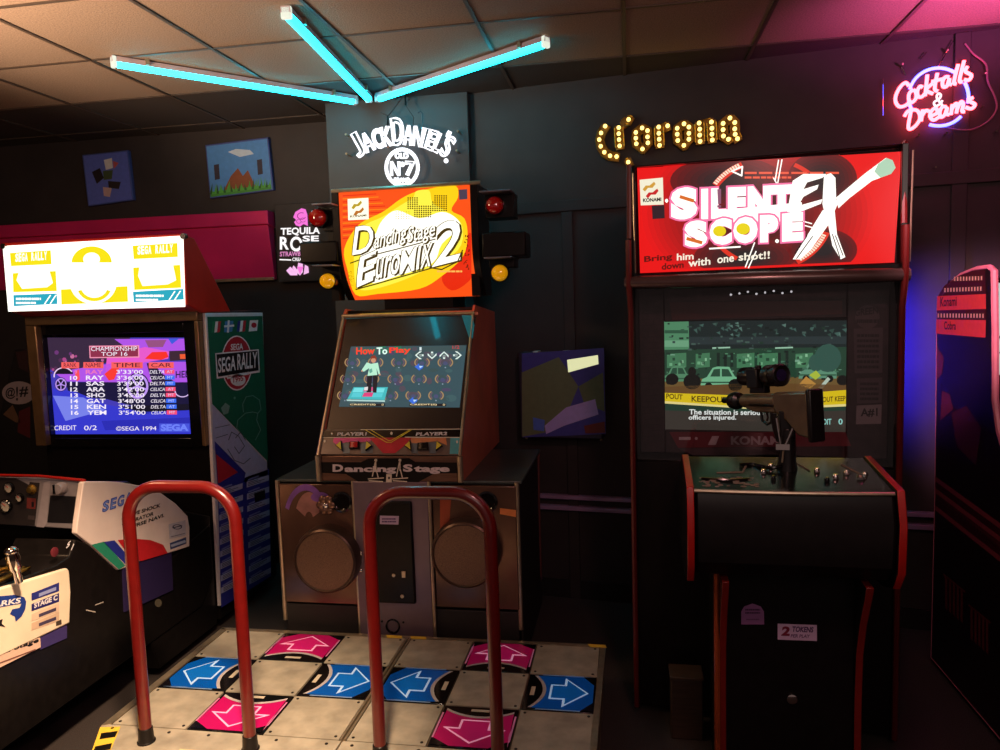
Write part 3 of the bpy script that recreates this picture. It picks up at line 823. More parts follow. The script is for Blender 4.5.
a.poly([(622, 520), (724, 482), (726, 522), (626, 560)], paint((50, 70, 120)), 1); a.line([(634, 536), (716, 508)], 16, paint((170, 180, 205)), 2)
a.build('side_panel_print', ck2)
m = MB(); p1, p2 = atx(124, 585, xs - .006), atx(174, 572, xs - .006)
q_ = [atx(124, 560, xs), atx(172, 545, xs), atx(174, 590, xs), atx(126, 612, xs)]
m.prism([(k.y, k.z) for k in q_], 'x', -2.115, -2.104, paint((40, 30, 72))); m.build('violet_kick_panel', ck2)
# dashboard
YD = 2.575
def D7(x, y, yy=YD): return aty(x / 6.815, 440 + y / 6.815, yy)
pc = [D7(-420, 236), D7(555, 276), D7(495, 610), D7(-420, 548)]
m = MB(); B_ = [k + V((0, .03, 0)) for k in pc]
m.hexa([pc[3], pc[2], B_[2], B_[3], pc[0], pc[1], B_[1], B_[0]], GREYP); m.build('dashboard', ck2, bevel=.006)
dash = MB.last
a = Art((-3, YD, .7), (1, 0, 0), (0, 0, 1), (0, 440, 6.815))
a.poly([(-300, 262), (110, 258), (200, 306), (205, 285), (272, 292), (238, 582), (-300, 560)], paint((44, 38, 38)), 1)
a.poly([(300, 290), (345, 275), (320, 570), (300, 596), (250, 590)], paint((168, 158, 164)), 1); a.poly([(345, 376), (520, 384), (500, 566), (325, 560)], BKp, 2)
a.poly([(186, 392), (248, 398), (244, 470), (184, 464)], paint((120, 50, 46)), 2); a.quad(218, 420, 234, 456, BKp, 3); a.poly([(196, 512), (240, 516), (238, 545), (190, 540)], paint((70, 60, 60)), 2)
a.build('dash_print', dash)
for x, y, rx in ((70, 322, 40), (142, 390, 32), (50, 445, 48)):
    g_ = MB(); c_ = D7(x, y); r = rx / 6.815 * 2.55 / 750
    g_.lathe([(r * 1.12, 0), (r * 1.12, .012), (r * .98, .016), (r * .95, .008), (0, .008)], c_, (0, -1, 0), BLACKG, 24)
    g_.lathe([(r * .93, .0075), (r * .93, .0095), (0, .0095)], c_, (0, -1, 0), paint((206, 196, 176)), 24)
    for t in range(8):
        an = math.radians(-40 + t * 37); g_.tube([c_ + V((math.cos(an) * r * .7, -.0105, math.sin(an) * r * .7)), c_ + V((math.cos(an) * r * .86, -.0105, math.sin(an) * r * .86))], .0012, BKp, 4)
    g_.tube([c_ + V((0, -.011, 0)), c_ + V((-r * .5, -.011, r * .45))], .0016, paint((180, 40, 30)), 4)
    g_.build('gauge', dash)
g_ = MB(); c_ = D7(222, 336); g_.lathe([(.02, 0), (.02, .006), (.012, .012), (.011, .02), (0, .021)], c_, (0, -1, 0), BRASS); g_.build('start_button', dash)
g_ = MB(); c_ = D7(432, 322); g_.lathe([(.022, 0), (.024, .02), (.019, .034), (0, .036)], c_, (0, -1, 0), GREYP); g_.box(c_.x - .016, c_.x - .008, c_.y - .038, c_.y - .03, c_.z - .018, c_.z + .018, BLACKG); g_.build('vent_knob', dash)
g_ = MB(); g_.tube([D7(-200, 236, 2.57), D7(270, 246, 2.57), D7(580, 276, 2.57)], .006, REDTRIM, 8); g_.build('red_edge_strip', dash)
# gear console side
def S4(x, y): p_ = atx(x / 4.167, 520 + y / 4.167, xs); return (p_.y, p_.z)
so = [(-250, 360), (280, 200), (290, 210), (297, 300), (292, 430), (270, 440), (-250, 690)]
m = MB(); m.prism([S4(*q) for q in so], 'x', -2.2, xs, CREAM); m.build('gear_console_panel', ck2, bevel=.006)
gp = MB.last
a = Art((xs, 2, .4), (0, 1, 0), (0, 0, 1), (0, 520, 4.167))
a.poly([(-60, 322), (60, 312), (100, 322), (108, 340), (104, 372), (88, 402), (64, 424), (60, 402), (40, 392), (50, 372), (80, 366), (88, 348), (-60, 374)], paint((26, 56, 140)), 1)
a.text('SPARKS', (-78, 374), (82, 346), 24, WT, 2, .2, .03)
a.poly([(-10, 420), (10, 412), (6, 432), (22, 446), (0, 442), (-20, 450)], BKp, 1)
for (y0_, c_, tx, tc) in ((288, (40, 48, 130), None, None), (332, (34, 36, 110), 'STAGE C', WT), (374, (226, 200, 176), None, None), (412, (214, 186, 160), None, None)):
    a.poly([(130, y0_ + 18), (245, y0_ - 28), (245, y0_ + 8), (130, y0_ + 48)], paint(c_), 1)
    if tx: a.text(tx, (140, y0_ + 36), (238, y0_), 22, tc, 2, 0, .04)
    else: a.poly([(160, y0_ + 18), (232, y0_ - 10), (232, y0_ + 4), (160, y0_ + 32)], paint((150, 160, 210) if y0_ < 300 else (70, 62, 90)), 2)
a.poly([(232, 424), (254, 414), (256, 434), (232, 442)], paint((70, 60, 50)), 1)
a.build('gear_panel_print', gp)
m = MB(); qq = [(-250, 596), (170, 490), (172, 530), (-250, 740)]
m.prism([S4(*q) for q in qq], 'x', -2.125, xs - .002, paint((226, 192, 172))); m.build('lower_name_panel', ck2)
a = Art((xs - .002, 2, .3), (0, 1, 0), (0, 0, 1), (0, 520, 4.167))
a.text('Special Stage', (-90, 596), (158, 514), 26, BKp, 1, .2, .03); a.line([(-60, 618), (146, 540)], 5, paint((120, 80, 70)), 1)
a.build('lower_name_print', MB.last)
qq = [(176, 470), (285, 428), (285, 492), (176, 540)]
m = MB(); m.prism([S4(*q) for q in qq], 'x', -2.125, xs - .006, paint((60, 50, 110))); m.build('violet_panel', ck2)
# gate plate and lever on top of the console
zt = .752
m = MB()
cg = atz(20, 576, zt + .03); 
gx0, gx1, gy0, gy1 = -2.34, -2.125, cg.y - .16, cg.y + .13
m.box(gx0, gx1, gy0, gy1, zt - .05, zt + .006, BLACKG); m.build('gate_base', ck2, bevel=.004)
m = MB()
for x0_, x1_, y0_, y1_ in ((gx0, gx1, gy1 - .022, gy1), (gx0, gx1, gy0, gy0 + .022), (gx0, gx0 + .022, gy0, gy1), (gx1 - .022, gx1, gy0, gy1), (gx0 + .09, gx0 + .125, gy0, gy1)):
    m.box(x0_, x1_, y0_, y1_, zt + .006, zt + .016, BRASS)
m.build('gate_plate', ck2, bevel=.003)
lb = V((cg.x - .005, cg.y, zt + .008)); lt = aty(11, 551, cg.y - .02)
m = MB(); m.tube([lb, lb.lerp(lt, .35), lb.lerp(lt, .45), lb.lerp(lt, .8), lt], [.012, .013, .02, .022, .018], CHROME, 14); m.ball(lt, .022, CHROME, (1, 1, .7)); m.build('gear_lever', ck2)
# buttons on the black side above the console
m = MB(); p_ = atx(54, 552, -2.112); m.lathe([(.018, 0), (.018, .004), (.014, .006), (0, .006)], p_, (1, 0, 0), paint((96, 30, 40)), 20); m.build('red_oval_badge', ck2)
a = Art((-2.112, 2, .4), (0, 1, 0), (0, 0, 1)); a.text('S', (65.5, 549), (69, 546), 6, WT, 1, .3, .04); a.line([(71, 550), (73.5, 544)], .8, WT, 1); a.line([(86, 610), (95, 612)], 1.0, paint((190, 180, 170)), 1); a.line([(95, 605), (103, 602)], .8, paint((190, 180, 170)), 1); a.ell(158, 603, 3.5, 4, paint((90, 84, 70)), 1); a.build('side_decal', ck2)

# ================================================================== dark cabinet far left
qc = thing('arcade_cabinet', 'dark cabinet with grey speech bubble of symbols, half behind the racing cabinet', 'arcade machine', (-3.9, 4.2, 0))
yq = 4.15
pq = [aty(-40, 352, yq), aty(10, 350, yq), aty(60, 350, yq), aty(60, 520, yq), aty(-40, 520, yq)]
m = MB(); m.prism([(pq[1].x + .03, pq[1].z), (-3.2, pq[2].z), (-3.2, 0), (-4.35, 0), (-4.35, .9), (aty(-2, 420, yq).x, aty(-2, 420, yq).z)], 'y', yq, yq + .3, BLACKM)
m.build('body', qc, bevel=.006)
a = Art((-4.4, yq, 0), (1, 0, 0), (0, 0, 1), (0, 320, 6.25))
a.ell(118, 455, 104, 72, paint((168, 150, 156)), 1); a.text('@', (36, 495), (98, 492), 72, BKp, 2, 0, .02); a.text('!', (102, 505), (114, 505), 90, BKp, 2, 0, .02); a.text('#', (122, 482), (178, 478), 64, BKp, 2, 0, .02)
a.poly([(20, 590), (80, 530), (130, 640), (100, 640)], paint((110, 80, 60)), 1); a.poly([(120, 570), (190, 540), (190, 740), (110, 700)], paint((90, 30, 34)), 1); a.poly([(100, 200), (170, 190), (180, 330), (120, 300)], paint((60, 34, 36)), 1)
a.build('side_print', qc)
# ================================================================== dance machine
dm = thing('dance_machine', 'dance machine with orange header and two round speakers, behind the metal stage', 'arcade machine', (-1.05, 3.5, 0))
XL, XR = -1.602, -.475
m = MB()
m.box(XL + .012, XR - .012, 3.16, 3.85, .06, .873, BLACK)
m.build('speaker_cabinet', dm, bevel=.006)
m = MB()
m.box(XL, XR + .01, 3.15, 3.86, .872, .885, mat('teal_tinted_top', (70, 78, 78), .3, .2)); m.build('cabinet_top', dm, bevel=.003)
m = MB(); m.prism([(3.15, .06), (3.86, .06), (3.80, .2), (3.80, .875), (3.15, .875)], 'x', XR - .012, XR, BLACKM); m.build('side_panel', dm, bevel=.003)
m = MB()
for x in (XL + .008, XR - .012): m.tube([(x, 3.15, .88), (x, 3.15, .22)], .011, STEELT, 10)
m.tube([(XR, 3.84, .88), (XR, 3.80, .6), (XR, 3.80, .22), (XR - .01, 3.84, .18)], .008, mat('dull_red_edge', (96, 50, 48), .4), 8)
split(m, 'corner_trim', dm)
m = MB(); m.box(XL + .02, XR - .02, 3.142, 3.16, .06, .30, BLACKM); m.build('kick_board', dm, bevel=.003)
YF = 3.148
def Fp(px, py, y=YF): return aty(px, py, y)
for nm, cx_, cy_, xa, xb, za in (('left', 324, 562, 287, 360, 601), ('right', 464, 556, 437, 516, 606)):
    p0, p1 = Fp(xa, za), Fp(xb, 484)
    m = MB(); m.box(p0.x, p1.x, 3.136, 3.16, p0.z, .866, HOLO); m.build('speaker_panel', dm, bevel=.004)
    sp = MB.last
    a = Art((-2, 3.136, .1), (1, 0, 0), (0, 0, 1))
    if nm == 'left':
        vio = mat('violet_foil', (140, 96, 190), .3, .5, .2); 
        a.ell(306, 520, 22, 36, vio, 1, 200, 345, 18, True, .82); a.ell(309, 520, 14, 28, mat('pale_foil', (176, 128, 124), .3, .5, .2), 1, 205, 340, 16, True, .0 or .3)
        a.ell(320, 497, 9, 5, vio, 2)
    else:
        a.poly([(500, 508), (516, 510), (516, 517), (500, 514)], mat('orange_glint', (230, 140, 80), .3, .3), 1); a.build('foil_glint_print', sp); a = Art((-2, 3.136, .1), (1, 0, 0), (0, 0, 1)); a.poly([(440, 490), (452, 490), (448, 540), (440, 545)], mat('rust_foil', (150, 70, 50), .3, .5), 1)  # orange patch is a small light's reflection painted on the panel
    a.build('foil_glint_print', sp)
    # horn
    hc = Fp(342 if nm == 'left' else 487, 502, 3.135)
    m = MB(); m.lathe([(.048, 0), (.048, .006), (.04, .008), (.03, -.002), (.012, -.008), (0, -.006)], hc, (0, -1, 0), BLACKG, 24); m.build('tweeter', sp)
    if nm == 'left':
        fc = Fp(326, 505, 3.13); m = MB()
        for k in range(6): m.ball(fc + V((.026 * math.cos(k * PI / 3), -.004, .03 * math.sin(k * PI / 3))), .019, BRUSH, (1, .5, 1), None, 10)
        m.ball(fc + V((0, -.008, 0)), .015, CHROME, (1, .6, 1), None, 10); m.build('flower_boss', sp)
    wc = aty(cx_, cy_, 3.06); wc.y = 3.136
    m = MB(); m.lathe([(.152, -.002), (.152, .045), (.146, .07), (.138, .076), (.134, .070)], wc, (0, -1, 0), mat('speaker_ring', (88, 70, 60), .35, .6), 40); m.build('speaker_ring', sp)
    GRL = mat('speaker_grille_mesh', (118, 92, 74), .5, .5, .35, 260, .3)
    m = MB(); m.lathe([(.137, .0695), (.10, .0735), (.05, .075), (0, .0755)], wc, (0, -1, 0), GRL, 40); m.build('speaker_grille', sp)
# coin door column
p0, p1 = Fp(362, 642), Fp(429, 484)
DOORM = mat('mauve_grey_metal', (116, 100, 112), .38, .4, .1, 10)
m = MB(); m.box(p0.x, p1.x, 3.125, 3.16, .12, .885, DOORM); m.build('door_frame', dm, bevel=.006)
m = MB(); q0, q1 = Fp(375, 602, 3.124), Fp(412, 501, 3.124); m.box(q0.x, q1.x, 3.112, 3.13, q0.z, q1.z, BLACK); m.build('coin_door', dm, bevel=.01)
cd = MB.last
a = Art((-2, 3.112, .1), (1, 0, 0), (0, 0, 1))
a.poly([(380, 515.5), (399, 516), (398.5, 524.5), (380, 524)], paint((186, 168, 200)), 1); a.bars(382, 517.5, 397, 523, 2, paint((80, 50, 110)), 2, 3); a.build('lilac_sticker', cd)
m = MB()
for x, y in ((394, 575), (404, 574), (402.5, 596)):
    c_ = Fp(x, y, 3.112); m.lathe([(.008, 0), (.008, .006), (0, .007)], c_, (0, -1, 0), STEELT, 12)
c_ = Fp(404, 574, 3.112); m.box(c_.x - .008, c_.x + .008, 3.104, 3.113, c_.z - .014, c_.z + .014, STEELT); m.build('coin_lock', cd)
m = MB(); c_ = Fp(393, 626, 3.125); m.lathe([(.034, -.005), (.034, .004), (.028, .006), (.024, -.004), (0, -.004)], c_, (0, -1, 0), BLACKG, 24)
for dx in (-.05, .05): m.lathe([(.005, 0), (.005, .003), (0, .003)], c_ + V((dx, 0, .02)), (0, -1, 0), BLACK, 8)
m.build('cable_port', dm)
m = MB()
for x, y in ((361, 553), (361, 570)): c_ = Fp(x, y, 3.13); m.ball(c_, .012, CHROME)
split(m, 'hinge_knob', dm)
m = MB(); p2 = Fp(430, 630); m.tube([(p1.x + .005, 3.13, .885), (p1.x + .005, 3.13, .14)], .008, STEELT, 8); m.tube([(p0.x, 3.13, .885), (p0.x, 3.13, .14)], .006, STEELT, 8); split(m, 'door_edge_strip', dm)

# monitor hood
ML, MR = -1.385, -.722
BSL = (3.13, 1.0); TSL = (3.52, 1.612)
m = MB()
m.prism([(3.145, .88), (3.145, 1.0), (3.535, 1.60), (3.56, 1.64), (4.05, 1.60), (4.05, .88)], 'x', ML + .012, MR - .012, BLACK)
m.build('monitor_hood', dm, bevel=.004)
for x0_, x1_ in ((ML, ML + .014), (MR - .014, MR)):
    m = MB(); m.prism([(3.135, .88), (3.128, 1.0), (3.515, 1.615), (3.55, 1.65), (4.07, 1.61), (4.09, .88)], 'x', x0_, x1_, LITSIDE); m.build('hood_side', dm, bevel=.003)
m = MB()
for x in (ML + .006, MR - .006):
    m.tube([(x, 3.126, .885), (x, 3.122, 1.0)], .013, STEELT, 10)
    m.tube([(x, 3.122, 1.0), (x, 3.514, 1.612)], .008, STEELT, 10)
m.tube([(ML, 3.514, 1.615), (MR, 3.514, 1.615)], .010, STEELT, 10)
split(m, 'metal_edge', dm)
dV = V((0, TSL[0] - BSL[0], TSL[1] - BSL[1])).normalized()
gz = lambda x, y: (270 + x / 3.333, 290 + y / 3.333)
GO = V((ML, BSL[0], BSL[1]))
SMOKE = mat('smoked_glass', (38, 31, 30), .22, 0, .05, 4, 0, .3)
a = Art(GO, (1, 0, 0), dV)
a.poly([gz(257, 92), gz(688, 88), gz(632, 462), gz(190, 466)], SMOKE, 0); a.build('screen_glass', dm)
m = MB(); nrm = V((1, 0, 0)).cross(dV)
corner = [hit(*gz(640, 88), GO, nrm), hit(*gz(672, 88), GO, nrm), hit(*gz(683, 120), GO, nrm), hit(*gz(677, 165), GO, nrm), hit(*gz(664, 160), GO, nrm)]
i = m.mi(paint((40, 170, 205), .35)); vs0 = [m.bm.verts.new(k + nrm * .002) for k in corner]; vs1 = [m.bm.verts.new(k + nrm * .012) for k in corner]
m.face(vs1, i); m.face(vs0[::-1], i)
for k in range(5): m.face([vs0[k], vs0[(k + 1) % 5], vs1[(k + 1) % 5], vs1[k]], i)
m.build('blue_corner_wedge', dm)
a = Art(GO, (1, 0, 0), dV)
a.line([gz(250, 92), gz(460, 82)], 3.2, paint((90, 170, 200), .3), 1); a.line([gz(460, 82), gz(690, 78)], 3.2, paint((220, 140, 110), .3), 1); a.build('top_strip_sheen', dm)  # cyan part is a reflection of the tubes painted on the strip
# picture
a = Art(GO, (1, 0, 0), dV, (330, 335, 6.667))
a.poly([(140, 78), (910, 70), (865, 485), (60, 480)], glow((58, 84, 92), .95, True), 2)
ptr = [(18, 1), (60, 72, 80)]
rr = random.Random(9)
for k in range(60):
    x, y = rr.uniform(110, 860), rr.uniform(90, 470)
    if x < 140 - (y - 78) * .2 + 14 or x > 905 - (y - 70) * .11 - 30: continue
    a.ell(x, y, rr.uniform(18, 40), rr.uniform(12, 24), G(rr.choice([(66, 96, 100), (78, 72, 100), (60, 82, 84), (84, 76, 88)]), .95), 3, n=9)
for r in range(3):
    for k in range(6):
        x = (150 + k * 155 if r == 0 else 120 + k * 158 if r == 1 else 100 + k * 152) + 0; y = (185, 295, 405)[r]
        if x > 905 - (y - 70) * .11 - 40 or x < 130 - (y - 78) * .2 + 30: continue
        for sg in (-1, 1):
            for ri, col in ((52, (172, 138, 96)), (38, (120, 86, 104))):
                a.ell(x, y, ri, ri * .72, G(col, .95), 4, -50 if sg > 0 else 130, 50 if sg > 0 else 230, 10, True, .84)
        a.ell(x, y + 6, 16, 14, G((76, 82, 116), .95), 4, n=10); a.ell(x, y + 34, 5, 4, G((150, 170, 190), .9), 4, n=8)
a.text('How To Play', (172, 138), (544, 130), 56, G((34, 120, 90), .9), 5, 0, .05)
for tx, x0_, x1_, c_ in (('How', 176, 300, (250, 60, 40)), ('To', 312, 384, (220, 250, 235)), ('Play', 396, 540, (250, 60, 40))): a.text(tx, (x0_, 134), (x1_, 131), 48, G(c_, 1.1), 6, 0, .03)
a.poly([(612, 80), (900, 74), (896, 112), (608, 114)], G((66, 86, 88), .9), 5); a.text('1', (598, 106), (612, 106), 22, G((220, 235, 235)), 6); a.text('1/2', (818, 96), (864, 94), 22, G((230, 60, 60)), 6)
for x, ang in ((598, 180), (682, -90), (762, 90), (850, 0)):
    y = 138; c_, s_ = math.cos(math.radians(ang)), math.sin(math.radians(ang))
    shp = [(26, 0), (0, 26), (-14, 26), (6, 6), (-24, 6), (-24, -6), (6, -6), (-14, -26), (0, -26)]
    pts = [(x + (px_ * c_ - py_ * s_) * 1.15, y - (px_ * s_ + py_ * c_)) for px_, py_ in shp]
    a.poly(pts, G((226, 244, 236), 1.0), 6); a.poly([(x + (q[0] - x) * .6, y + (q[1] - y) * .6) for q in pts], G((60, 80, 84), .9), 7)
for x, y in ((596, 215), (556, 440)):
    a.poly([(x - 30, y), (x, y - 24), (x + 2, y - 8), (x + 30, y - 8), (x + 24, y + 8), (x, y + 24)], G((60, 110, 220), 1.), 6); a.poly([(x, y - 6), (x + 26, y - 4), (x + 6, y + 10)], G((190, 225, 255), 1.), 7)
# the demonstrating dancer on a small stage
a.poly([(118, 428), (160, 350), (388, 350), (366, 436)], G((70, 190, 196), .95), 5); a.poly([(112, 432), (368, 438), (368, 448), (114, 442)], G((180, 220, 215), .95), 5)
for x, y, c_ in ((190, 370, (120, 230, 235)), (180, 402, (90, 210, 220)), (330, 372, (120, 230, 235)), (318, 404, (90, 210, 220)), (254, 400, (230, 70, 130)), (262, 364, (220, 90, 140))):
    a.poly([(x - 38, y + 14), (x - 24, y - 14), (x + 38, y - 14), (x + 28, y + 14)], G(c_, .95), 6)
dk = G((36, 34, 40), .8); sk = G((210, 150, 120), .95); gr = G((186, 240, 210), 1.0)
a.poly([(250, 270), (284, 272), (276, 385), (246, 385)], dk, 7); a.poly([(288, 272), (322, 270), (312, 388), (288, 386)], dk, 7)
a.poly([(232, 352), (256, 348), (254, 372), (230, 372)], G((236, 230, 230), .95), 8)
a.poly([(248, 186), (276, 196), (322, 188), (336, 262), (326, 266), (312, 224), (318, 270), (252, 276), (264, 224), (228, 248), (212, 240)], gr, 8)
a.poly([(262, 236), (282, 226), (286, 250), (268, 260)], G((110, 180, 160), .9), 9)
a.ell(292, 168, 17, 22, sk, 8); a.poly([(272, 172), (276, 146), (300, 138), (314, 156), (312, 182), (304, 160), (284, 160)], G((150, 60, 40), .9), 9)
a.ell(334, 268, 7, 6, sk, 9, n=8); a.ell(216, 244, 6, 5, sk, 9, n=8)
for x0_, x1_, yy in ((132, 368, 474), (532, 776, 474)):
    a.quad(x0_, yy - 14, x1_, yy + 4, G((40, 36, 40), .7), 5); a.text('CREDIT(S)', (x0_ + 4, yy), (x1_ - 62, yy), 13, G((250, 225, 170), 1.), 6, 0, .02); a.text('0', (x1_ - 22, yy), (x1_ - 8, yy), 13, G((250, 225, 170), 1.), 6)
a.build('screen', dm)
# player button strip
g8 = lambda x, y: (310 + x / 5.882, 420 + y / 5.882)
m = MB(); q = [hit(*g8(64, 58), GO, nrm), hit(*g8(892, 55), GO, nrm), hit(*g8(884, 208), GO, nrm), hit(*g8(46, 204), GO, nrm)]
m.hexa([q[3] - nrm * .01, q[2] - nrm * .01, q[1] - nrm * .01, q[0] - nrm * .01, q[3] + nrm * .004, q[2] + nrm * .004, q[1] + nrm * .004, q[0] + nrm * .004], mat('control_strip_metal', (108, 96, 92), .35, .5, .2, 8)); m.build('control_strip', dm, bevel=.002)
cs = MB.last
a = Art(GO + nrm * .004, (1, 0, 0), dV, (310, 420, 5.882))
a.poly([(70, 62), (892, 58), (888, 102), (64, 104)], BLACKG, 1); LC = paint((214, 206, 190), .3)
a.line([(66, 104), (380, 102)], 3, LC, 2); a.line([(560, 102), (888, 104)], 5, LC, 2); a.line([(300, 58), (892, 54)], 4, LC, 2)
a.text('PLAYER1', (158, 94), (332, 92), 20, paint((190, 184, 190)), 2, .25, .04); a.text('PLAYER2', (622, 94), (806, 90), 20, paint((190, 184, 190)), 2, .25, .04)
MG = mat('magenta_foil', (176, 70, 130), .3, .4, .15); CR = mat('crimson_foil', (176, 36, 56), .3, .3, .15); OR = mat('amber_foil', (200, 130, 90), .3, .4, .15); TL = mat('teal_foil', (90, 170, 185), .3, .4, .15); SF = mat('steel_blue_foil', (100, 110, 122), .3, .5, .1)
a.poly([(140, 106), (380, 104), (350, 128), (210, 132), (160, 150), (136, 130)], MG, 1)
a.poly([(350, 106), (600, 104), (560, 150), (500, 196), (430, 196), (390, 150)], CR, 2); a.poly([(590, 106), (800, 106), (806, 150), (750, 124), (600, 140)], OR, 1)
a.poly([(826, 106), (886, 106), (880, 200), (822, 200)], TL, 1); a.poly([(190, 136), (236, 140), (236, 196), (196, 198)], SF, 2); a.poly([(296, 140), (332, 138), (372, 150), (370, 196), (300, 196)], SF, 2); a.poly([(600, 136), (634, 138), (634, 196), (598, 196)], SF, 2); a.poly([(700, 134), (742, 132), (742, 196), (702, 196)], SF, 2)
YL = paint((222, 206, 60), .3)
for P_ in ([(325, 58), (450, 132), (480, 132), (600, 58)], [(360, 60), (462, 122), (478, 122), (590, 58)]): a.line(P_, 3.4, YL, 4)
a.ell(480, 80, 7, 9, LC, 4); a.ell(88, 126, 6, 8, LC, 4); a.ell(866, 130, 6, 8, LC, 4); a.ell(130, 80, 6, 6, LC, 3)
a.build('control_strip_print', cs)
def btn(pts, mt, nm, hgt=.012):
    m = MB(); i = m.mi(mt)
    P0 = [hit(*g8(*k), GO, nrm) + nrm * .005 for k in pts]; c_ = sum(P0, V()) / len(P0); P1 = [k + nrm * hgt for k in P0]; P2 = [c_ + (k - c_) * .8 + nrm * (hgt + .003) for k in P0]
    A = [m.bm.verts.new(k) for k in P0]; B = [m.bm.verts.new(k) for k in P1]; C_ = [m.bm.verts.new(k) for k in P2]; n = len(pts)
    for k in range(n):
        m.face([A[k], A[(k + 1) % n], B[(k + 1) % n], B[k]], m.mi(BLACKG)); m.face([B[k], B[(k + 1) % n], C_[(k + 1) % n], C_[k]], m.mi(BLACKG))
    m.face(C_, i); m.build(nm, cs)
YB_ = paint((206, 190, 60), .25)
for x, sg in ((176, -1), (352, 1), (580, -1), (764, 1)): btn([(x + 20 * sg, 158), (x - 14 * sg, 128), (x - 20 * sg, 188)], YB_, 'arrow_button')
btn([(240, 134), (294, 132), (292, 172), (236, 174)], paint((170, 28, 30), .25), 'start_button'); btn([(638, 142), (698, 138), (700, 180), (636, 182)], BLACKG, 'start_button')
# name plate under the strip
m = MB(); p0, p1 = aty(318.5, 483, 3.128), aty(460, 456, 3.128); m.box(p0.x, MR - .02, 3.128, 3.15, .885, .998, BRUSH); m.build('name_plate', dm, bevel=.003)
a = Art((-2, 3.128, .8), (1, 0, 0), (0, 0, 1), (310, 420, 5.882))
a.poly([(66, 248), (300, 248), (345, 226), (584, 224), (620, 246), (868, 250), (868, 312), (730, 314), (630, 370), (300, 372), (212, 318), (64, 310)], BLACK, 1)
PL = paint((206, 196, 204), .3)
for tx, x0_, x1_, h, yb in (('D', 134, 196, 44, 304), ('ancing', 204, 508, 38, 304), ('S', 548, 604, 44, 304), ('tage', 612, 822, 38, 304)): a.text(tx, (x0_, yb), (x1_, yb), h + (12 if 'g' in tx else 0), PL, 2, 0, .045) if 'g' not in tx else a.text(tx, (x0_, yb + 12), (x1_, yb + 12), h + 8, PL, 2, 0, .045)
for x in (388, 530):
    for P_ in ([(x, 236), (x, 296)], [(x - 4, 250), (x - 20, 330)], [(x + 2, 290), (x + 14, 336)], [(x - 44, 346), (x + 46, 340)], [(x - 40, 356), (x + 40, 362)]): a.line(P_, 6, LC, 3)
    a.ell(x, 236, 9, 9, LC, 3, n=10)
a.poly([(450, 318), (482, 318), (482, 366), (448, 366)], LC, 3); a.ell(466, 340, 6, 8, BLACK, 4, n=10)
a.build('name_plate_print', dm)

# header with a panel that curls back at its foot
YM = 3.45
hz0 = aty(478, 296, YM + .15).z; hz1 = aty(340, 192, YM).z
MX0, MX1 = aty(340.5, 230, YM).x, aty(471.5, 230, YM).x
HH = hz1 - hz0
def bend(v):
    t = max(0., 1 - v / (HH * .52)); return -.15 * t ** 2.2
cuts = [HH * .52 * k / 9 for k in range(10)]
m = MB(); i = m.mi(BLACK)
prof = [(YM - bend(v) + .004, hz0 + v) for v in [0] + cuts[1:] + [HH]]
m.prism(prof + [(YM + .22, hz1), (YM + .25, hz0)], 'x', MX0 + .002, MX1 - .002, BLACK); m.build('header_box', dm)
m = MB()
for x0_, x1_ in ((MX0 - .035, MX0), (MX1, MX1 + .035)):
    m.prism([(y - .012, z) for y, z in prof] + [(YM + .26, hz1 + .01), (YM + .28, hz0)], 'x', x0_, x1_, BLACK)
split(m, 'header_side', dm, bevel=.003)
m = MB(); m.tube([(MX0 - .03, YM - .012, hz1 + .004), (MX1 + .05, YM - .012, hz1 + .004)], .009, STEELT, 8); m.build('header_cap', dm)
m = MB(); m.box(-1.2, -.85, 3.62, 3.9, 1.62, hz0 + .02, BLACK); m.build('header_neck', dm)
a = Art((MX0, YM, hz0), (1, 0, 0), (0, 0, 1), (330, 180, 6.25), bend, cuts)
OR1 = glow((255, 84, 22), 1.0, True); OR2 = G((250, 132, 20), 1.); YE = G((255, 208, 20), 1.05); YE2 = G((255, 238, 70), 1.1); WHM = G((255, 252, 236), 1.35); RD = G((236, 44, 14), 1.); DKM = G((96, 74, 8), .9)
a.poly([(MX1 - MX0, 0), (MX1 - MX0, HH), (0, HH), (0, 0)], OR1, 0, False)
sm = lambda P: [(min(v.x, 884), v.y) for v in smooth_path([(x, y, 0) for x, y in P + P[:1]], n=4)][:-1]
for k in range(15):
    y = 96 + k * 19; a.poly([(80, y), (360 - abs(k - 5) * 14, y - 12), (360 - abs(k - 5) * 14, y - 6), (80, y + 7)], OR2 if k % 2 else RD, 1)
a.poly(sm([(820, 420), (882, 330), (895, 560), (860, 640), (760, 690), (700, 600)]), RD, 1)
a.poly(sm([(110, 560), (90, 430), (180, 280), (330, 200), (440, 120), (520, 80), (600, 60), (700, 40), (790, 40), (800, 110), (760, 190), (840, 240), (860, 350), (830, 480), (700, 600), (560, 680), (300, 712), (160, 716)]), YE, 2)
a.poly(sm([(150, 470), (200, 300), (330, 230), (440, 160), (520, 110), (540, 70), (620, 66), (640, 140), (700, 180), (780, 230), (830, 300), (800, 440), (600, 560), (420, 640), (220, 690), (160, 640)]), YE2, 3)
a.poly(sm([(290, 330), (330, 250), (420, 190), (560, 240), (700, 200), (790, 240), (810, 300), (700, 400), (640, 520), (420, 600), (240, 640), (190, 480)]), WHM, 4)
for x in range(490, 740, 14):
    for y in range(100, 240, 13):
        if (x < 560 and 110 < y < 190) or (520 < x < 640 and y > 160) or (630 < x < 735 and 95 < y < 195 and not (600 < x < 650 and y < 130)): a.ell(x, y, 5.4, 5.4, DKM, 6, n=6)
for x in range(415, 500, 16):
    for y in range(200, 245, 14): a.ell(x, y, 3.5, 3.5, G((200, 160, 20), 1.), 6, n=6)
rr = random.Random(3)
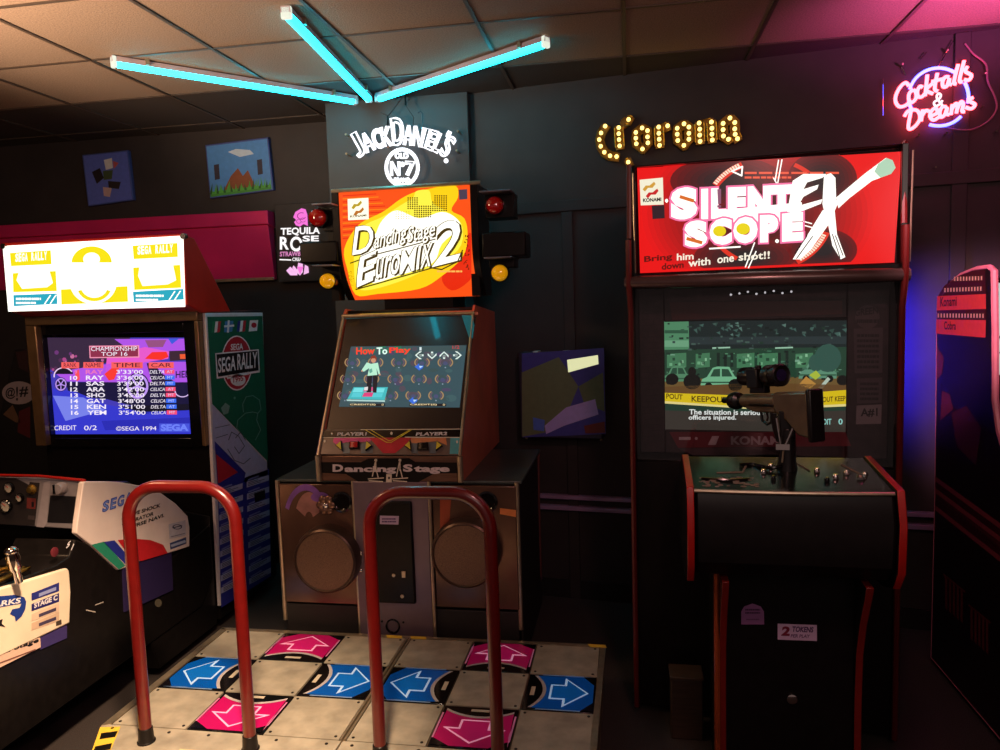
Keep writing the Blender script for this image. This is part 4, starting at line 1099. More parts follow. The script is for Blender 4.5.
for k in range(40): a.ell(rr.uniform(838, 872), rr.uniform(340, 560), 4, 4, G((120, 30, 8), .8), 5, n=6)
for k in range(30): a.ell(rr.uniform(108, 150), rr.uniform(570, 660), 3, 3, G((210, 150, 10), .9), 5, n=6)
a.poly([(112, 120), (242, 112), (244, 246), (116, 252)], G((252, 246, 220), 1.25), 6)
for sg, c_, oy in ((0, (200, 170, 40), 0), (0, (200, 120, 40), 42)):
    a.poly([(136 + oy * .3, 176 + oy), (152 + oy * .3, 150 + oy), (172 + oy * .3, 152 + oy), (196 + oy * .3, 128 + oy), (202 + oy * .3, 144 + oy), (184 + oy * .3, 164 + oy), (166 + oy * .3, 166 + oy), (150 + oy * .3, 184 + oy)], G(c_, .9), 7)
a.text('KONAMI', (128, 236), (230, 228), 14, DKM, 7, 0, .03)
OUT = G((84, 62, 10), .75)
def mtext(tx, bl, br, h, sh, lay=7, up=None):
    a.text(tx, (bl[0] - 5, bl[1] + 3), (br[0] - 4, br[1] + 3), h + 6, OUT, lay, sh, .012); a.text(tx, (bl[0] + 6, bl[1] + 8), (br[0] + 12, br[1] + 8), h + 6, OUT, lay, sh, .03); a.text(tx, bl, br, h, WHM, lay + 1, sh, .008)
mtext('D', (142, 470), (262, 450), 176, .12); mtext('ancing', (272, 462), (470, 400), 120, .12); mtext('Stage', (480, 424), (650, 380), 130, .12)
mtext('E', (170, 672), (270, 628), 190, .12); mtext('uro', (284, 622), (430, 585), 130, .12); mtext('M', (436, 592), (528, 565), 150, .12); mtext('I', (540, 562), (556, 557), 150, .12); mtext('X', (566, 556), (628, 538), 150, .12)
mtext('2', (640, 545), (815, 500), 270, .1)
a.text('2', (652, 530), (800, 492), 120, YE2, 9, .1, .0) if 0 else None
a.line([(130, 520), (270, 470), (430, 430), (660, 370)], 7, OUT, 8); a.line([(165, 684), (290, 650), (640, 550), (700, 560), (800, 510), (830, 440)], 8, OUT, 9)
a.text('2nd Mix', (672, 580), (830, 560), 26, G((255, 190, 60), 1.), 8, .1, .0) if 0 else a.bars(672, 562, 830, 582, 1, G((255, 190, 90), 1.), 8, 4)
a.poly([(806, 62), (858, 58), (860, 120), (810, 124)], G((84, 70, 90), .8), 7)
a.build('header_panel', dm)
# lamp boxes on both sides of the header
LENSR = mat('red_lamp_lens', (150, 10, 8), .08, 0, .1, 30, 0, 1.); LENSY = mat('yellow_lamp_lens', (240, 170, 12), .12, 0, .12, 30, 0, 1.)
for l_, c_, e_ in ((LENSR, (120, 8, 6), .22), (LENSY, (226, 160, 10), .5)):
    l_.node_tree.nodes['Principled BSDF'].inputs['Emission Color'].default_value = lin(c_); l_.node_tree.nodes['Principled BSDF'].inputs['Emission Strength'].default_value = e_
def lamp_side(sgn, red, yel, box, hood_r, hood_y):
    Y_ = YM
    b0, b1 = aty(box[0], box[3], Y_), aty(box[2], box[1], Y_)
    m = MB(); m.box(b0.x, b1.x, Y_ - .02, Y_ + .16, b0.z, b1.z, BLACK); m.build('accent_box', dm, bevel=.008)
    for (cx_, cy_, rp, lm), hd, nm in ((red, hood_r, 'red_lamp'), (yel, hood_y, 'yellow_lamp')):
        c_ = aty(cx_, cy_, Y_ - .02); r = rp * 3.45 / 750
        m = MB(); h0, h1 = aty(hd[0], hd[3], Y_), aty(hd[2], hd[1], Y_)
        m.box(h0.x, h1.x, Y_ + .01, Y_ + .14, h0.z, h1.z, BLACK); m.lathe([(r * 1.12, -.03), (r * 1.12, .01), (r, .012), (r, -.03)], c_, (0, -1, 0), BLACKG, 24)
        m.build('lamp_housing', dm, bevel=.004); hs = MB.last
        m = MB(); m.lathe([(r, 0), (r * .98, .02), (r * .85, .034), (r * .5, .043), (0, .046)], c_, (0, -1, 0), lm, 28); m.build(nm, hs)
        if cx_ == 495: m = MB(); m.ball(c_ + V((.012, -.036, .004)), .010, neon('lit_filament', (1, .5, .25), 2.), (1, .5, 1)); m.build('lit_filament', hs)
        m = MB(); m.prism([(Y_ - .10, h1.z - .004), (Y_ + .14, h1.z), (Y_ + .14, h1.z + .006), (Y_ - .10, h1.z + .004)], 'x', h0.x - .004, h1.x + .004, mat('lamp_hood_metal', (120, 116, 126), .3, .6)); m.build('lamp_hood', hs, bevel=.002)
lamp_side(1, (495, 205.5, 8.6, LENSR), (500, 273, 8.2, LENSY), (483, 231, 526, 258), (485, 193, 513, 218), (489, 258, 514, 268))
lamp_side(-1, (318.5, 218, 9., LENSR), (328.5, 281, 7.8, LENSY), (302, 241, 338, 264), (322, 206, 338, 231), (322, 266, 339, 280))
m = MB()
for px_ in (476, 336):
    x_ = aty(px_, 230, YM + .1).x
    m.box(x_ - .02, x_ + .02, YM + .05, YM + .12, hz0, hz1 - .04, BLACK)
split(m, 'lamp_bracket', dm)

# ================================================================== metal dance stage
ZS = .2
st = thing('dance_stage', 'metal dance stage with pink and blue arrow panels and red handrails', 'dance stage', (-1., 2.6, 0))
X0, X1, Y0, Y1 = -1.872, -.115, 1.80, 3.075
m = MB()
m.prism([(X0 + .012, Y1 - .01), (X0 + .012, 2.26), (X0 + .10, 2.10), (X0 + .10, Y0 + .01), (X1 - .06, Y0 + .01), (X1 - .012, 2.3), (X1 - .012, Y1 - .01)], 'z', 0.0, ZS - .012, mat('stage_side_board', (120, 104, 84), .5, .2)); m.build('stage_base', st, bevel=.004)
m = MB()
xc = [[-1.842, -1.553, -1.264, -.985], [-.962, -.682, -.404, -.138]]
yr = [3.055, 2.798, 2.535, 2.275]
def slab(x0_, x1_, y0_, y1_, m_, mt=STEEL, z=ZS): m_.box(x0_ + .003, x1_ - .003, y0_ + .003, y1_ - .003, z - .014, z, mt)
def screws(x0_, x1_, y0_, y1_, m_):
    for x in (x0_ + .02, x1_ - .02):
        for y in (y0_ + .02, y1_ - .02): m_.cyl((x, y, ZS - .001), (x, y, ZS + .0015), .0055, BLACK, seg=8)
for pad in (0, 1):
    for r in range(3):
        for k in range(3):
            if (r + k) % 2 == 0 or (r == 1 and k == 1):
                m = MB(); slab(xc[pad][k], xc[pad][k + 1], yr[r + 1], yr[r], m); screws(xc[pad][k], xc[pad][k + 1], yr[r + 1], yr[r], m); m.build('steel_panel', st)
m = MB()
for pts in ([(X0, Y1), (X0, 2.26), (X0 + .03, 2.275), (X0 + .03, Y1 - .02)], [(X1, Y1), (X1 - .022, Y1 - .02), (X1 - .03, 2.275), (X1 - .008, 2.26)]): m.prism(pts, 'z', ZS - .014, ZS + .002, STEELT)
m.box(X0 + .002, X1 - .002, Y1 - .02, Y1, ZS - .014, ZS + .002, STEELT); m.box(-.985, -.977, 2.28, 3.055, ZS - .012, ZS + .002, STEELT); m.box(-.970, -.962, 2.28, 3.055, ZS - .012, ZS + .002, STEELT)
m.build('edge_frame', st)
m = MB()
m.prism([(X0 + .001, 2.272), (X0 + .001, 2.255), (X0 + .09, 2.10), (X0 + .09, Y0), (-.977, Y0), (-.977, 2.272)], 'z', ZS - .014, ZS, STEEL)
for x in (-1.82, -1.6, -1.45, -1.2, -1.02): m.cyl((x, 2.25, ZS - .001), (x, 2.25, ZS + .0015), .006, BLACK, seg=8)
m.box(-1.5, -1.3, 2.0, 2.16, ZS - .002, ZS + .003, paint((226, 196, 150))); m.build('front_plate', st)
m = MB()
m.prism([(-.970, 2.272), (-.970, Y0), (X1 - .06, Y0), (X1 - .008, 2.1), (X1 - .008, 2.272)], 'z', ZS - .014, ZS, STEEL)
for x in (-.93, -.7, -.55, -.3, -.16): m.cyl((x, 2.25, ZS - .001), (x, 2.25, ZS + .0015), .006, BLACK, seg=8)
m.build('front_plate', st)
HZY = paint((222, 186, 60)); 
m = MB()
m.prism([(X0 + .004, 2.25), (X0 + .09, 2.09), (X0 + .15, 2.10), (X0 + .075, 2.262)], 'z', ZS, ZS + .0015, HZY)
m.prism([(X0 + .035, 2.215), (X0 + .055, 2.18), (X0 + .10, 2.20), (X0 + .085, 2.235)], 'z', ZS + .0012, ZS + .0022, BLACK); m.prism([(X0 + .07, 2.14), (X0 + .085, 2.11), (X0 + .135, 2.13), (X0 + .115, 2.165)], 'z', ZS + .0012, ZS + .0022, BLACK)
for x in (-1.04, -.93, -.15): m.prism([(x - .04, Y1 - .005), (x + .03, Y1 - .005), (x + .04, Y1 - .028), (x - .03, Y1 - .028)], 'z', ZS + .002, ZS + .004, HZY)
split(m, 'hazard_tape', st)
# arrow panels
def arrow_panel(pad, k, r, d):
    x0_, x1_, y0_, y1_ = xc[pad][k], xc[pad][k + 1], yr[r + 1], yr[r]
    cx_, cy_ = (x0_ + x1_) / 2, (y0_ + y1_) / 2
    pink = d[0] == 0
    F1 = lit((172, 12, 88) if pink else (0, 78, 166), .10); A1 = lit((196, 26, 108) if pink else (8, 100, 190), .12); ST = lit((240, 170, 205) if pink else (170, 205, 240), .28); ED = lit((200, 120, 160) if pink else (120, 150, 190), .1)
    m = MB(); slab(x0_, x1_, y0_, y1_, m, BLACKG); m.build('arrow_panel', st, bevel=.002)
    ap = MB.last
    a = Art((cx_, cy_, ZS), (1, 0, 0), (0, 1, 0))
    dx, dy = d; tx, ty = -dy, dx
    L = (x1_ - x0_) if dx else (y1_ - y0_); Wd = (y1_ - y0_) if dx else (x1_ - x0_)
    def q(s, t): return (dx * s * L + tx * t * Wd, dy * s * L + ty * t * Wd)
    arc = [(-.20 - .16 * (t / .44) ** 2, t) for t in [-.44 + .88 * j / 10 for j in range(11)]]
    a.poly([q(s, t) for s, t in arc] + [q(.30, .46), q(.46, .24), q(.46, -.24), q(.30, -.46)], F1, 1, False)
    a.poly([q(.30, .46), q(.46, .46), q(.46, .24)], BLACKG, 2, False); a.poly([q(.30, -.46), q(.46, -.46), q(.46, -.24)], BLACKG, 2, False)
    for j in range(10):
        (s0, t0), (s1, t1) = arc[j], arc[j + 1]
        a.poly([q(s0, t0), q(s1, t1), q(s1 - .05, t1), q(s0 - .05, t0)], paint((176, 170, 172), .35), 2, False)
    a.poly([q(-.42, -.12), q(-.36, -.12), q(-.36, .12), q(-.42, .12)], paint((190, 180, 160), .35), 2, False)
    a.poly([q(.12, .45), q(.2, .45), q(.42, .47), q(-.1, .47)], ED, 2, False)
    for sg in (-1, 1): a.poly([q(-.30, .46 * sg), q(.30, .46 * sg), q(.30, .482 * sg), q(-.30, .482 * sg)], ED, 2, False)
    shp = [(.36, 0), (.08, .33), (.08, .17), (-.12, .17), (-.12, -.17), (.08, -.17), (.08, -.33)]
    big = [(.395, 0), (.045, .40), (.045, .20), (-.15, .20), (-.15, -.20), (.045, -.20), (.045, -.40)]
    a.poly([q(*k_) for k_ in big], ST, 3, False); a.poly([q(*k_) for k_ in shp], A1, 4, False)
    a.build('arrow_print', ap)
for pad in (0, 1):
    for k, r, d in ((1, 0, (0, 1)), (0, 1, (-1, 0)), (2, 1, (1, 0)), (1, 2, (0, -1))): arrow_panel(pad, k, r, d)
for xa, xb, tz in ((-1.645, -1.262, 1.090), (-.810, -.424, 1.080)):
    R_ = .115; path = [(xa, 2.19, ZS), (xa, 2.19, tz - R_)]
    path += [(xa + R_ - R_ * math.cos(t), 2.19, tz - R_ + R_ * math.sin(t)) for t in [PI / 2 * j / 8 for j in range(1, 9)]]
    path += [(xb - R_ + R_ * math.sin(t), 2.19, tz - R_ + R_ * math.cos(t)) for t in [PI / 2 * j / 8 for j in range(0, 9)]]
    path += [(xb, 2.19, ZS)]
    m = MB(); m.tube(path, .0205, REDRAIL, 18); m.build('handrail', st); hr = MB.last
    m = MB()
    for x in (xa, xb): m.lathe([(.030, 0), (.030, .004), (.026, .007), (.0235, .05), (.021, .052)], (x, 2.19, ZS), (0, 0, 1), BLACK, 20)
    split(m, 'foot_collar', hr)
# ================================================================== target shooting cabinet
AS = math.radians(7.7)
sg_ = thing('shooting_cabinet', 'black red-edged shooting cabinet with rifle on its console and red lit header', 'arcade machine', (.47, 2.85, 0), -AS)
WS = MW[sg_]
US = V((math.cos(AS), -math.sin(AS), 0)); NS = V((math.sin(AS), math.cos(AS), 0))
def lw(x, y, z): return WS @ V((x, y, z))
def sl(px, py, ly):                                            # photo point on the plane at depth ly, in the cabinet's own frame
    return WS.inverted() @ hit(px, py, lw(0, ly, 0), NS)
LB = dict(local=True)
def bld(m, name, par=None, **k): return m.build(name, par or sg_, local=True, **k)
HW_ = .474
prof = [(.80, 0.02), (0, 0.02), (0, 1.60), (-.045, 1.70), (-.045, 1.872), (-.005, 1.876), (.015, 2.148), (.80, 2.148)]
MOLD = mat('dark_red_edge', (88, 20, 19), .4, 0, .1)
for x0_, x1_ in ((-HW_, -HW_ + .02), (HW_ - .02, HW_)):
    m = MB(); m.prism(prof, 'x', x0_, x1_, BLACK); bld(m, 'side_panel', bevel=.002); s_ = MB.last
    xm = (x0_ + x1_) / 2
    m = MB(); m.tube([(xm, -.003, .03), (xm, -.003, 1.60), (xm, -.047, 1.70), (xm, -.048, 1.872)], .0105, MOLD, 8); m.tube([(xm, -.006, 1.88), (xm, .012, 2.15), (xm, .35, 2.152)], .0105, MOLD, 8); split(m, 'edge_molding', s_, local=True)
m = MB(); m.box(-HW_ + .02, HW_ - .02, .02, .8, .03, 1.02, BLACK); m.box(-HW_ + .02, HW_ - .02, .30, .8, 1.02, 1.72, BLACK); m.box(-HW_ + .02, HW_ - .02, .06, .8, 1.70, 2.14, BLACK)
bld(m, 'body')
# header
m = MB(); zt_, zb_ = 2.15, 1.742
q = [sl(637, 169.5, .02), sl(906, 149, .02), sl(899, 263, .02), sl(640, 273, .02)]
m.box(-HW_ + .02, HW_ - .02, -.008, .06, q[0].z + .004, 2.146, BLACKG); m.box(-HW_ + .02, HW_ - .02, -.008, .06, 1.72, q[2].z - .002, BLACKG)
m.box(-HW_ + .02, q[0].x - .003, -.008, .06, 1.72, 2.146, BLACKG); m.box(q[1].x + .004, HW_ - .02, -.008, .06, 1.72, 2.146, BLACKG); bld(m, 'header_frame', bevel=.004)
m = MB()
m.tube([(q[0].x - .008, -.010, 1.75), (q[0].x - .012, -.010, 2.12)], .003, STEELT, 6); m.tube([(q[1].x + .012, -.010, 1.75), (q[1].x + .016, -.010, 2.12)], .003, STEELT, 6); split(m, 'header_trim', sg_, local=True)
a = Art(lw(-.44, .02, 1.75), US, (0, 0, 1), (560, 90, 2.632))
RB = glow((235, 22, 22), 1., True); DKR = G((58, 22, 26), .8); DK2 = G((38, 22, 24), .7); GRY = G((66, 62, 58), .8); WX = G((255, 250, 240), 1.35); PKo = G((255, 120, 170), 1.); ORr = G((240, 90, 60), 1.)
a.poly([(203, 206), (899, 162), (880, 454), (211, 482)], RB, 0)
def blob(cx_, cy_, rx, ry, m_, lay):
    pts = [(cx_ + rx * math.cos(t), min(max(cy_ + ry * math.sin(t), 200 - (cx_ + rx * math.cos(t) - 203) * .063 + 4), 480 - (cx_ + rx * math.cos(t) - 213) * .042 - 4)) for t in [2 * PI * k / 40 for k in range(40)]]
    a.poly(pts, m_, lay)
for k in range(18):
    f = 1 - k / 20; blob(520, 325, 285 * f + 20, 200 * f + 20, G((int(232 - 10 * k), 23, 24), .98), 1 + k * .14)
for bx_, by_, bw_, bh_ in ((440, 240, 150, 66), (486, 440, 134, 52), (690, 420, 92, 56), (690, 236, 92, 74)):
    for k in range(7):
        f = 1 - k / 8.5; blob(bx_, by_, bw_ * f, bh_ * f, G((int(112 - 12 * k), int(26 + k * 1.5), int(28 + k * 1.5)), .9), 3 + k * .12)
# target ring
RGo = G((226, 52, 34), 1.); TK = G((250, 226, 200), 1.05)
def ringpt(t, r): return (545 + 175 * r * math.cos(t), 325 + 152 * r * math.sin(t))
def arcseg(a0, a1, rin, rout, m_, lay, n=14):
    for k in range(n):
        t0, t1 = math.radians(a0 + (a1 - a0) * k / n), math.radians(a0 + (a1 - a0) * (k + 1) / n)
        a.poly([ringpt(t0, rin), ringpt(t1, rin), ringpt(t1, rout), ringpt(t0, rout)], m_, lay)
arcseg(212, 246, .86, .97, RGo, 5); arcseg(120, 148, .87, .94, RGo, 5); arcseg(20, 62, .88, 1.0, RGo, 5); arcseg(296, 312, .9, .97, RGo, 5)
for t0, t1, n in ((214, 245, 12), (24, 60, 14)):
    for k in range(n):
        t = math.radians(t0 + (t1 - t0) * k / n); d = .016; a.poly([ringpt(t - d, .90), ringpt(t + d, .90), ringpt(t + d, .965), ringpt(t - d, .965)], TK, 6)
a.line([(452, 214), (478, 226), (480, 202)], 4, WX, 6, True)
for k in range(2):
    y = 214 + k * 12; a.bars(486, y, 740 - k * 130, y + 10, 1, ORr, 6, 5 + k)
for P_ in ([(575, 185), (566, 240)], [(584, 184), (572, 250), (562, 232)], [(512, 402), (488, 466)], [(516, 425), (496, 468)], [(640, 346), (662, 352)], [(640, 356), (662, 362)]): a.line(P_, 3, WX, 7)
# konami plate
a.poly([(210, 237), (271, 231), (273, 302), (213, 304)], G((246, 240, 214), 1.0), 7)
for k, c_ in enumerate(((216, 160, 60), (206, 40, 40))):
    ox, oy = k * 8, k * 18
    a.poly([(218 + ox, 262 + oy), (226 + ox, 252 + oy), (236 + ox, 252 + oy), (248 + ox, 242 + oy), (252 + ox, 248 + oy), (244 + ox, 258 + oy), (232 + ox, 258 + oy), (224 + ox, 268 + oy)], G(c_, .95), 8)
a.text('KONAMI', (219, 296), (267, 293), 10, G((40, 34, 30), .7), 8, 0, .04)
a.poly([(242, 305), (275, 303), (276, 338), (244, 340)], G((56, 36, 44), .8), 7)
# title letters
def big(tx, bl, br, h, lay=9, sh=.0, bold=.085):
    a.text(tx, (bl[0] - 5, bl[1] + 5), (br[0] + 5, br[1] + 5), h + 10, PKo, lay, sh, bold + .03); a.text(tx, bl, br, h, WX, lay + 1, sh, bold)
big('S', (292, 344), (362, 338), 84, 9); [big(ch_, (xa_, 341 - (xa_ - 370) * .05), (xb_, 341 - (xb_ - 370) * .05), 80, 9) for ch_, xa_, xb_ in (('I', 372, 390), ('L', 398, 438), ('E', 442, 490), ('N', 494, 554), ('T', 554, 612))]
big('S', (328, 416), (388, 412), 70, 11); big('C', (394, 410), (452, 406), 70, 11); big('O', (456, 406), (520, 402), 70, 11); big('P', (526, 402), (574, 400), 72, 11); big('E', (584, 400), (640, 396), 74, 11)
a.poly([(380, 300), (640, 285), (640, 380), (400, 390)], WX, 10) if 0 else a.poly([(410, 318), (636, 296), (636, 346), (420, 352)], WX, 10)
a.ell(420, 372, 17, 14, G((236, 214, 20), 1.), 14); a.ell(482, 366, 18, 15, G((236, 214, 20), 1.), 14)
a.line([(394, 418), (474, 413)], 4, WX, 12); a.ell(571, 398, 5, 5, WX, 12); a.ell(281, 292, 4, 5, WX, 9)
a.poly([(414, 262), (424, 261), (424, 300), (416, 301)], G((150, 90, 120), .9), 12); a.quad(414, 304, 424, 310, G((150, 90, 120), .9), 12)
a.line([(318, 282), (350, 292)], 9, G((220, 110, 40), 1.), 12); a.line([(336, 392), (372, 402)], 9, G((220, 110, 40), 1.), 14)
# EX brush letters
for P_ in ([(612, 240), (640, 222), (700, 222), (690, 232), (650, 244), (640, 262), (680, 250), (676, 262), (640, 282), (626, 306), (690, 288), (686, 300), (620, 326), (598, 322)],): a.poly(P_, WX, 13)
a.poly([(694, 226), (712, 220), (724, 232), (726, 290), (732, 300), (700, 345), (690, 300)], WX, 14)
a.poly([(726, 284), (800, 222), (856, 180), (874, 186), (882, 206), (870, 222), (820, 240), (760, 286), (732, 312)], WX, 14)
a.poly([(836, 196), (858, 180), (874, 186), (882, 206), (870, 222), (842, 232), (826, 216)], G((176, 214, 184), 1.), 15)
a.poly([(690, 318), (730, 300), (708, 352), (660, 420), (632, 446), (612, 446), (640, 400)], WX, 14)
a.poly([(702, 340), (722, 318), (728, 380), (750, 440), (738, 446), (716, 410)], WX, 14)
for P_ in ([(664, 386), (622, 444)], [(650, 384), (618, 430)], [(716, 380), (736, 442)], [(724, 384), (744, 436)]): a.line(P_, 2.5, DK2, 15)
TY = G((250, 240, 220), 1.05); TD = G((110, 20, 16), .8)
a.text('Bring', (222, 458), (296, 450), 20, TD, 12, 0, .03); a.text('him', (308, 449), (352, 446), 18, TY, 12, 0, .02)
a.text('down', (268, 474), (326, 468), 17, TD, 12, 0, .03); a.text('with', (338, 466), (396, 460), 20, TY, 12, 0, .02); a.text('one', (414, 457), (458, 452), 15, TY, 12, 0, .02); a.text('shot!!', (470, 450), (552, 444), 20, TY, 12, 0, .02)
a.build('header_panel', sg_)
# rounded lip
m = MB(); m.tube([(-HW_ - .004, -.03, 1.716), (-.25, -.062, 1.712), (0, -.07, 1.71), (.25, -.062, 1.708), (HW_ + .004, -.03, 1.706)], [.022, .026, .027, .026, .022], mat('brown_grey_lip', (96, 78, 76), .22, .5, .1), 14); bld(m, 'header_lip')
m = MB(); m.tube([(-.10, .16, 1.664), (.12, .16, 1.662)], .008, BLACKG, 8)  # added bar of glowing dots, standing in for reflections in the glass
for k in range(8): m.ball((-.10 + k * .031, .155, 1.658 + (k % 3) * .004), .0045, neon('reflected_dot_glow', (.8, .75, .8), .8) if k == 0 else m.mats[1])
bld(m, 'reflected_dots')
# inner bezel, screen
YBz = .16
m = MB(); s0, s1, s2, s3 = sl(664, 322, YBz), sl(847, 322, YBz), sl(847, 433, YBz), sl(664, 433, YBz)
BZM = mat('maroon_black_bezel', (50, 36, 40), .45, 0, .35, 26)
m.box(-.454, s0.x, YBz, .3, 1.03, 1.69, BZM); m.box(s1.x, .454, YBz, .3, 1.03, 1.69, BZM); m.box(s0.x, s1.x, YBz, .3, s0.z, 1.69, BZM); m.box(s0.x, s1.x, YBz, .3, 1.03, s2.z, BZM); bld(m, 'bezel', bevel=.004); bz = MB.last
a = Art(lw(-.454, YBz, 1.03), US, (0, 0, 1), (640, 270, 3.41))
MRN = paint((122, 40, 52)); LG = paint((214, 190, 198))
a.poly([(100, 552), (700, 552), (720, 600), (130, 606)], MRN, 1); a.poly([(100, 110), (690, 105), (690, 150), (110, 170)], paint((84, 40, 40), .35), 1)  # upper dull red band is a glass reflection painted on the bezel
a.text('KONAMI', (310, 596), (488, 596), 30, LG, 2, 0, .04); a.poly([(232, 596), (246, 566), (270, 566), (258, 596)], LG, 2); a.line([(136, 574), (170, 574)], 10, LG, 2); a.ell(192, 574, 5, 5, LG, 2)
a.poly([(130, 608), (420, 606), (470, 628), (180, 632)], paint((88, 66, 72)), 1)
CARD = paint((84, 70, 76)); INK2 = paint((36, 28, 32))
a.ell(775, 160, 42, 40, CARD, 1); a.text('GREEN', (732, 158), (812, 148), 24, INK2, 2, 0, .03); a.text('BERET', (736, 188), (818, 178), 24, INK2, 2, 0, .03) if 0 else a.bars(738, 164, 816, 186, 1, INK2, 2, 4)
a.poly([(728, 200), (828, 196), (826, 350), (732, 352)], CARD, 1); a.bars(740, 215, 816, 340, 7, INK2, 2, 6); a.poly([(738, 370), (826, 366), (824, 452), (740, 456)], CARD, 1); a.bars(750, 380, 814, 448, 4, INK2, 2, 7)
a.poly([(738, 462), (824, 458), (822, 524), (736, 526)], paint((140, 128, 132)), 1); a.text('A#1', (752, 502), (810, 500), 30, INK2, 2, 0, .03)
rr = random.Random(4)
for k in range(26):
    y = 70 + k * 20; a.line([(4, y), (66, y - 4)], 2, INK2, 1); a.line([(10 + (k % 3) * 18, y), (10 + (k % 3) * 18, y + 18)], 2, INK2, 1)
a.build('bezel_print', bz)
a = Art(lw(s0.x, YBz + .01, s2.z), US, (0, 0, 1), (640, 270, 3.41))
m = MB(); m.box(s0.x - .02, s1.x + .02, YBz + .012, YBz + .05, s2.z - .02, s0.z + .02, BLACKG); bld(m, 'picture_tube', bz)
gg = lambda c, s=.85: G(c, s)
a.poly([(80, 172), (706, 172), (706, 556), (84, 556)], glow((34, 66, 52), .8, True), 0)
a.poly([(80, 172), (166, 172), (168, 276), (82, 282)], gg((88, 150, 110)), 1); a.poly([(84, 205), (164, 205), (164, 216), (84, 216)], gg((52, 96, 72)), 2); a.poly([(84, 240), (166, 240), (166, 262), (84, 262)], gg((120, 180, 140)), 2)
a.poly([(166, 172), (706, 172), (706, 270), (168, 270)], gg((30, 44, 44)), 1)
for k in range(34):
    x = rr.uniform(172, 690); y = rr.uniform(180, 222); a.poly([(x, y), (x + rr.uniform(8, 22), y - 4), (x + 14, y + rr.uniform(6, 14))], gg(rr.choice([(70, 104, 96), (96, 130, 120), (52, 80, 72)])), 2)
a.poly([(168, 228), (706, 226), (706, 252), (168, 254)], gg((46, 60, 62)), 2)
a.poly([(84, 272), (706, 262), (706, 370), (84, 390)], gg((40, 74, 56)), 2)
for x, w_ in ((92, 66), (190, 48), (330, 60), (400, 70), (530, 60), (610, 40)):
    a.poly([(x, 286), (x + w_, 282), (x + w_, 330), (x, 334)], gg((76, 134, 96)), 3)
    for j in range(5):
        xx = x + rr.uniform(2, w_ - 14); yy = rr.uniform(286, 318); a.quad(xx, yy, xx + rr.uniform(6, 12), yy + 10, gg(rr.choice([(120, 186, 140), (44, 80, 60), (150, 210, 165)])), 4)
for x in (248, 462): a.line([(x, 266), (x + 58, 264)], 5, gg((170, 220, 190)), 4)
for x in (262, 286, 308, 470, 496): a.poly([(x, 282), (x + 10, 282), (x + 10, 330), (x, 330)], gg((26, 44, 38)), 4)
a.poly([(84, 372), (706, 362), (706, 400), (84, 412)], gg((120, 94, 52)), 3)
for k in range(150):
    x, y = rr.uniform(88, 690), rr.uniform(180, 372); w_, h_ = rr.uniform(3, 16), rr.uniform(2, 8)
    dk_ = rr.random() < .5
    a.quad(x, y, x + w_, y + h_, gg(rr.choice([(24, 44, 38), (34, 60, 48), (20, 34, 32)]) if dk_ else (rr.choice([(90, 150, 112), (70, 120, 94), (130, 180, 150)]) if y > 270 else rr.choice([(60, 84, 78), (74, 100, 92)]))), 4.4)
# police cars
def car(x, y, w_, h_, col, lay):
    a.poly([(x, y), (x + w_ * .04, y - h_ * .36), (x + w_ * .16, y - h_ * .48), (x + w_ * .3, y - h_ * .95), (x + w_ * .42, y - h_ * 1.02), (x + w_ * .7, y - h_), (x + w_ * .84, y - h_ * .5), (x + w_, y - h_ * .36), (x + w_, y)], col, lay)
    a.poly([(x + w_ * .24, y - h_ * .5), (x + w_ * .33, y - h_ * .88), (x + w_ * .48, y - h_ * .9), (x + w_ * .48, y - h_ * .5)], gg((44, 84, 64)), lay + 1); a.poly([(x + w_ * .52, y - h_ * .5), (x + w_ * .52, y - h_ * .9), (x + w_ * .68, y - h_ * .88), (x + w_ * .78, y - h_ * .5)], gg((44, 84, 64)), lay + 1)
    a.line([(x + w_ * .02, y - h_ * .2), (x + w_ * .98, y - h_ * .2)], h_ * .08, gg((56, 100, 76)), lay + 1)
    for f in (.2, .82): a.ell(x + w_ * f, y, h_ * .2, h_ * .2, gg((18, 26, 22)), lay + 1, n=14)
car(206, 396, 140, 66, gg((120, 190, 146), .95), 5); car(80, 380, 96, 52, gg((92, 150, 112)), 4); car(540, 370, 130, 62, gg((104, 160, 130)), 4)
for x, y, r in ((178, 380, 30), (325, 392, 24), (110, 372, 22), (690, 376, 20)): a.ell(x, y, r, r * .9, gg((24, 26, 24), .7), 7, n=14)
a.ell(178, 346, 14, 16, gg((26, 28, 26), .7), 7, n=12)
a.ell(640, 300, 46, 48, gg((56, 96, 84)), 6, n=16); a.ell(600, 316, 26, 30, gg((56, 96, 84)), 6, n=12)
a.poly([(540, 392), (566, 362), (600, 388), (580, 404)], gg((206, 150, 70)), 7); a.poly([(576, 358), (600, 342), (616, 360), (598, 374)], gg((190, 210, 70)), 7); a.poly([(606, 404), (640, 364), (648, 372), (620, 406)], gg((200, 220, 200)), 7)
a.poly([(82, 398), (420, 384), (706, 392), (706, 424), (84, 424)], gg((112, 80, 44)), 7)
a.poly([(80, 418), (420, 430), (706, 408), (706, 458), (420, 470), (80, 446)], G((232, 202, 24), .95), 8); a.poly([(80, 446), (420, 470), (706, 456), (706, 464), (420, 476), (80, 454)], G((246, 230, 150), .95), 9)
YK = G((96, 70, 10), .8)
a.text('KEEPOUT', (176, 448), (300, 452), 20, YK, 10, 0, .02); a.text('POUT', (90, 438), (146, 442), 18, YK, 10, 0, .02); a.text('KEEP', (400, 458), (470, 456), 20, YK, 10, 0, .02); a.text('OUT KEEP', (622, 450), (700, 446), 18, YK, 10, 0, .02)
a.poly([(84, 478), (420, 488), (706, 478), (706, 556), (84, 556)], gg((66, 60, 54), .75), 8)
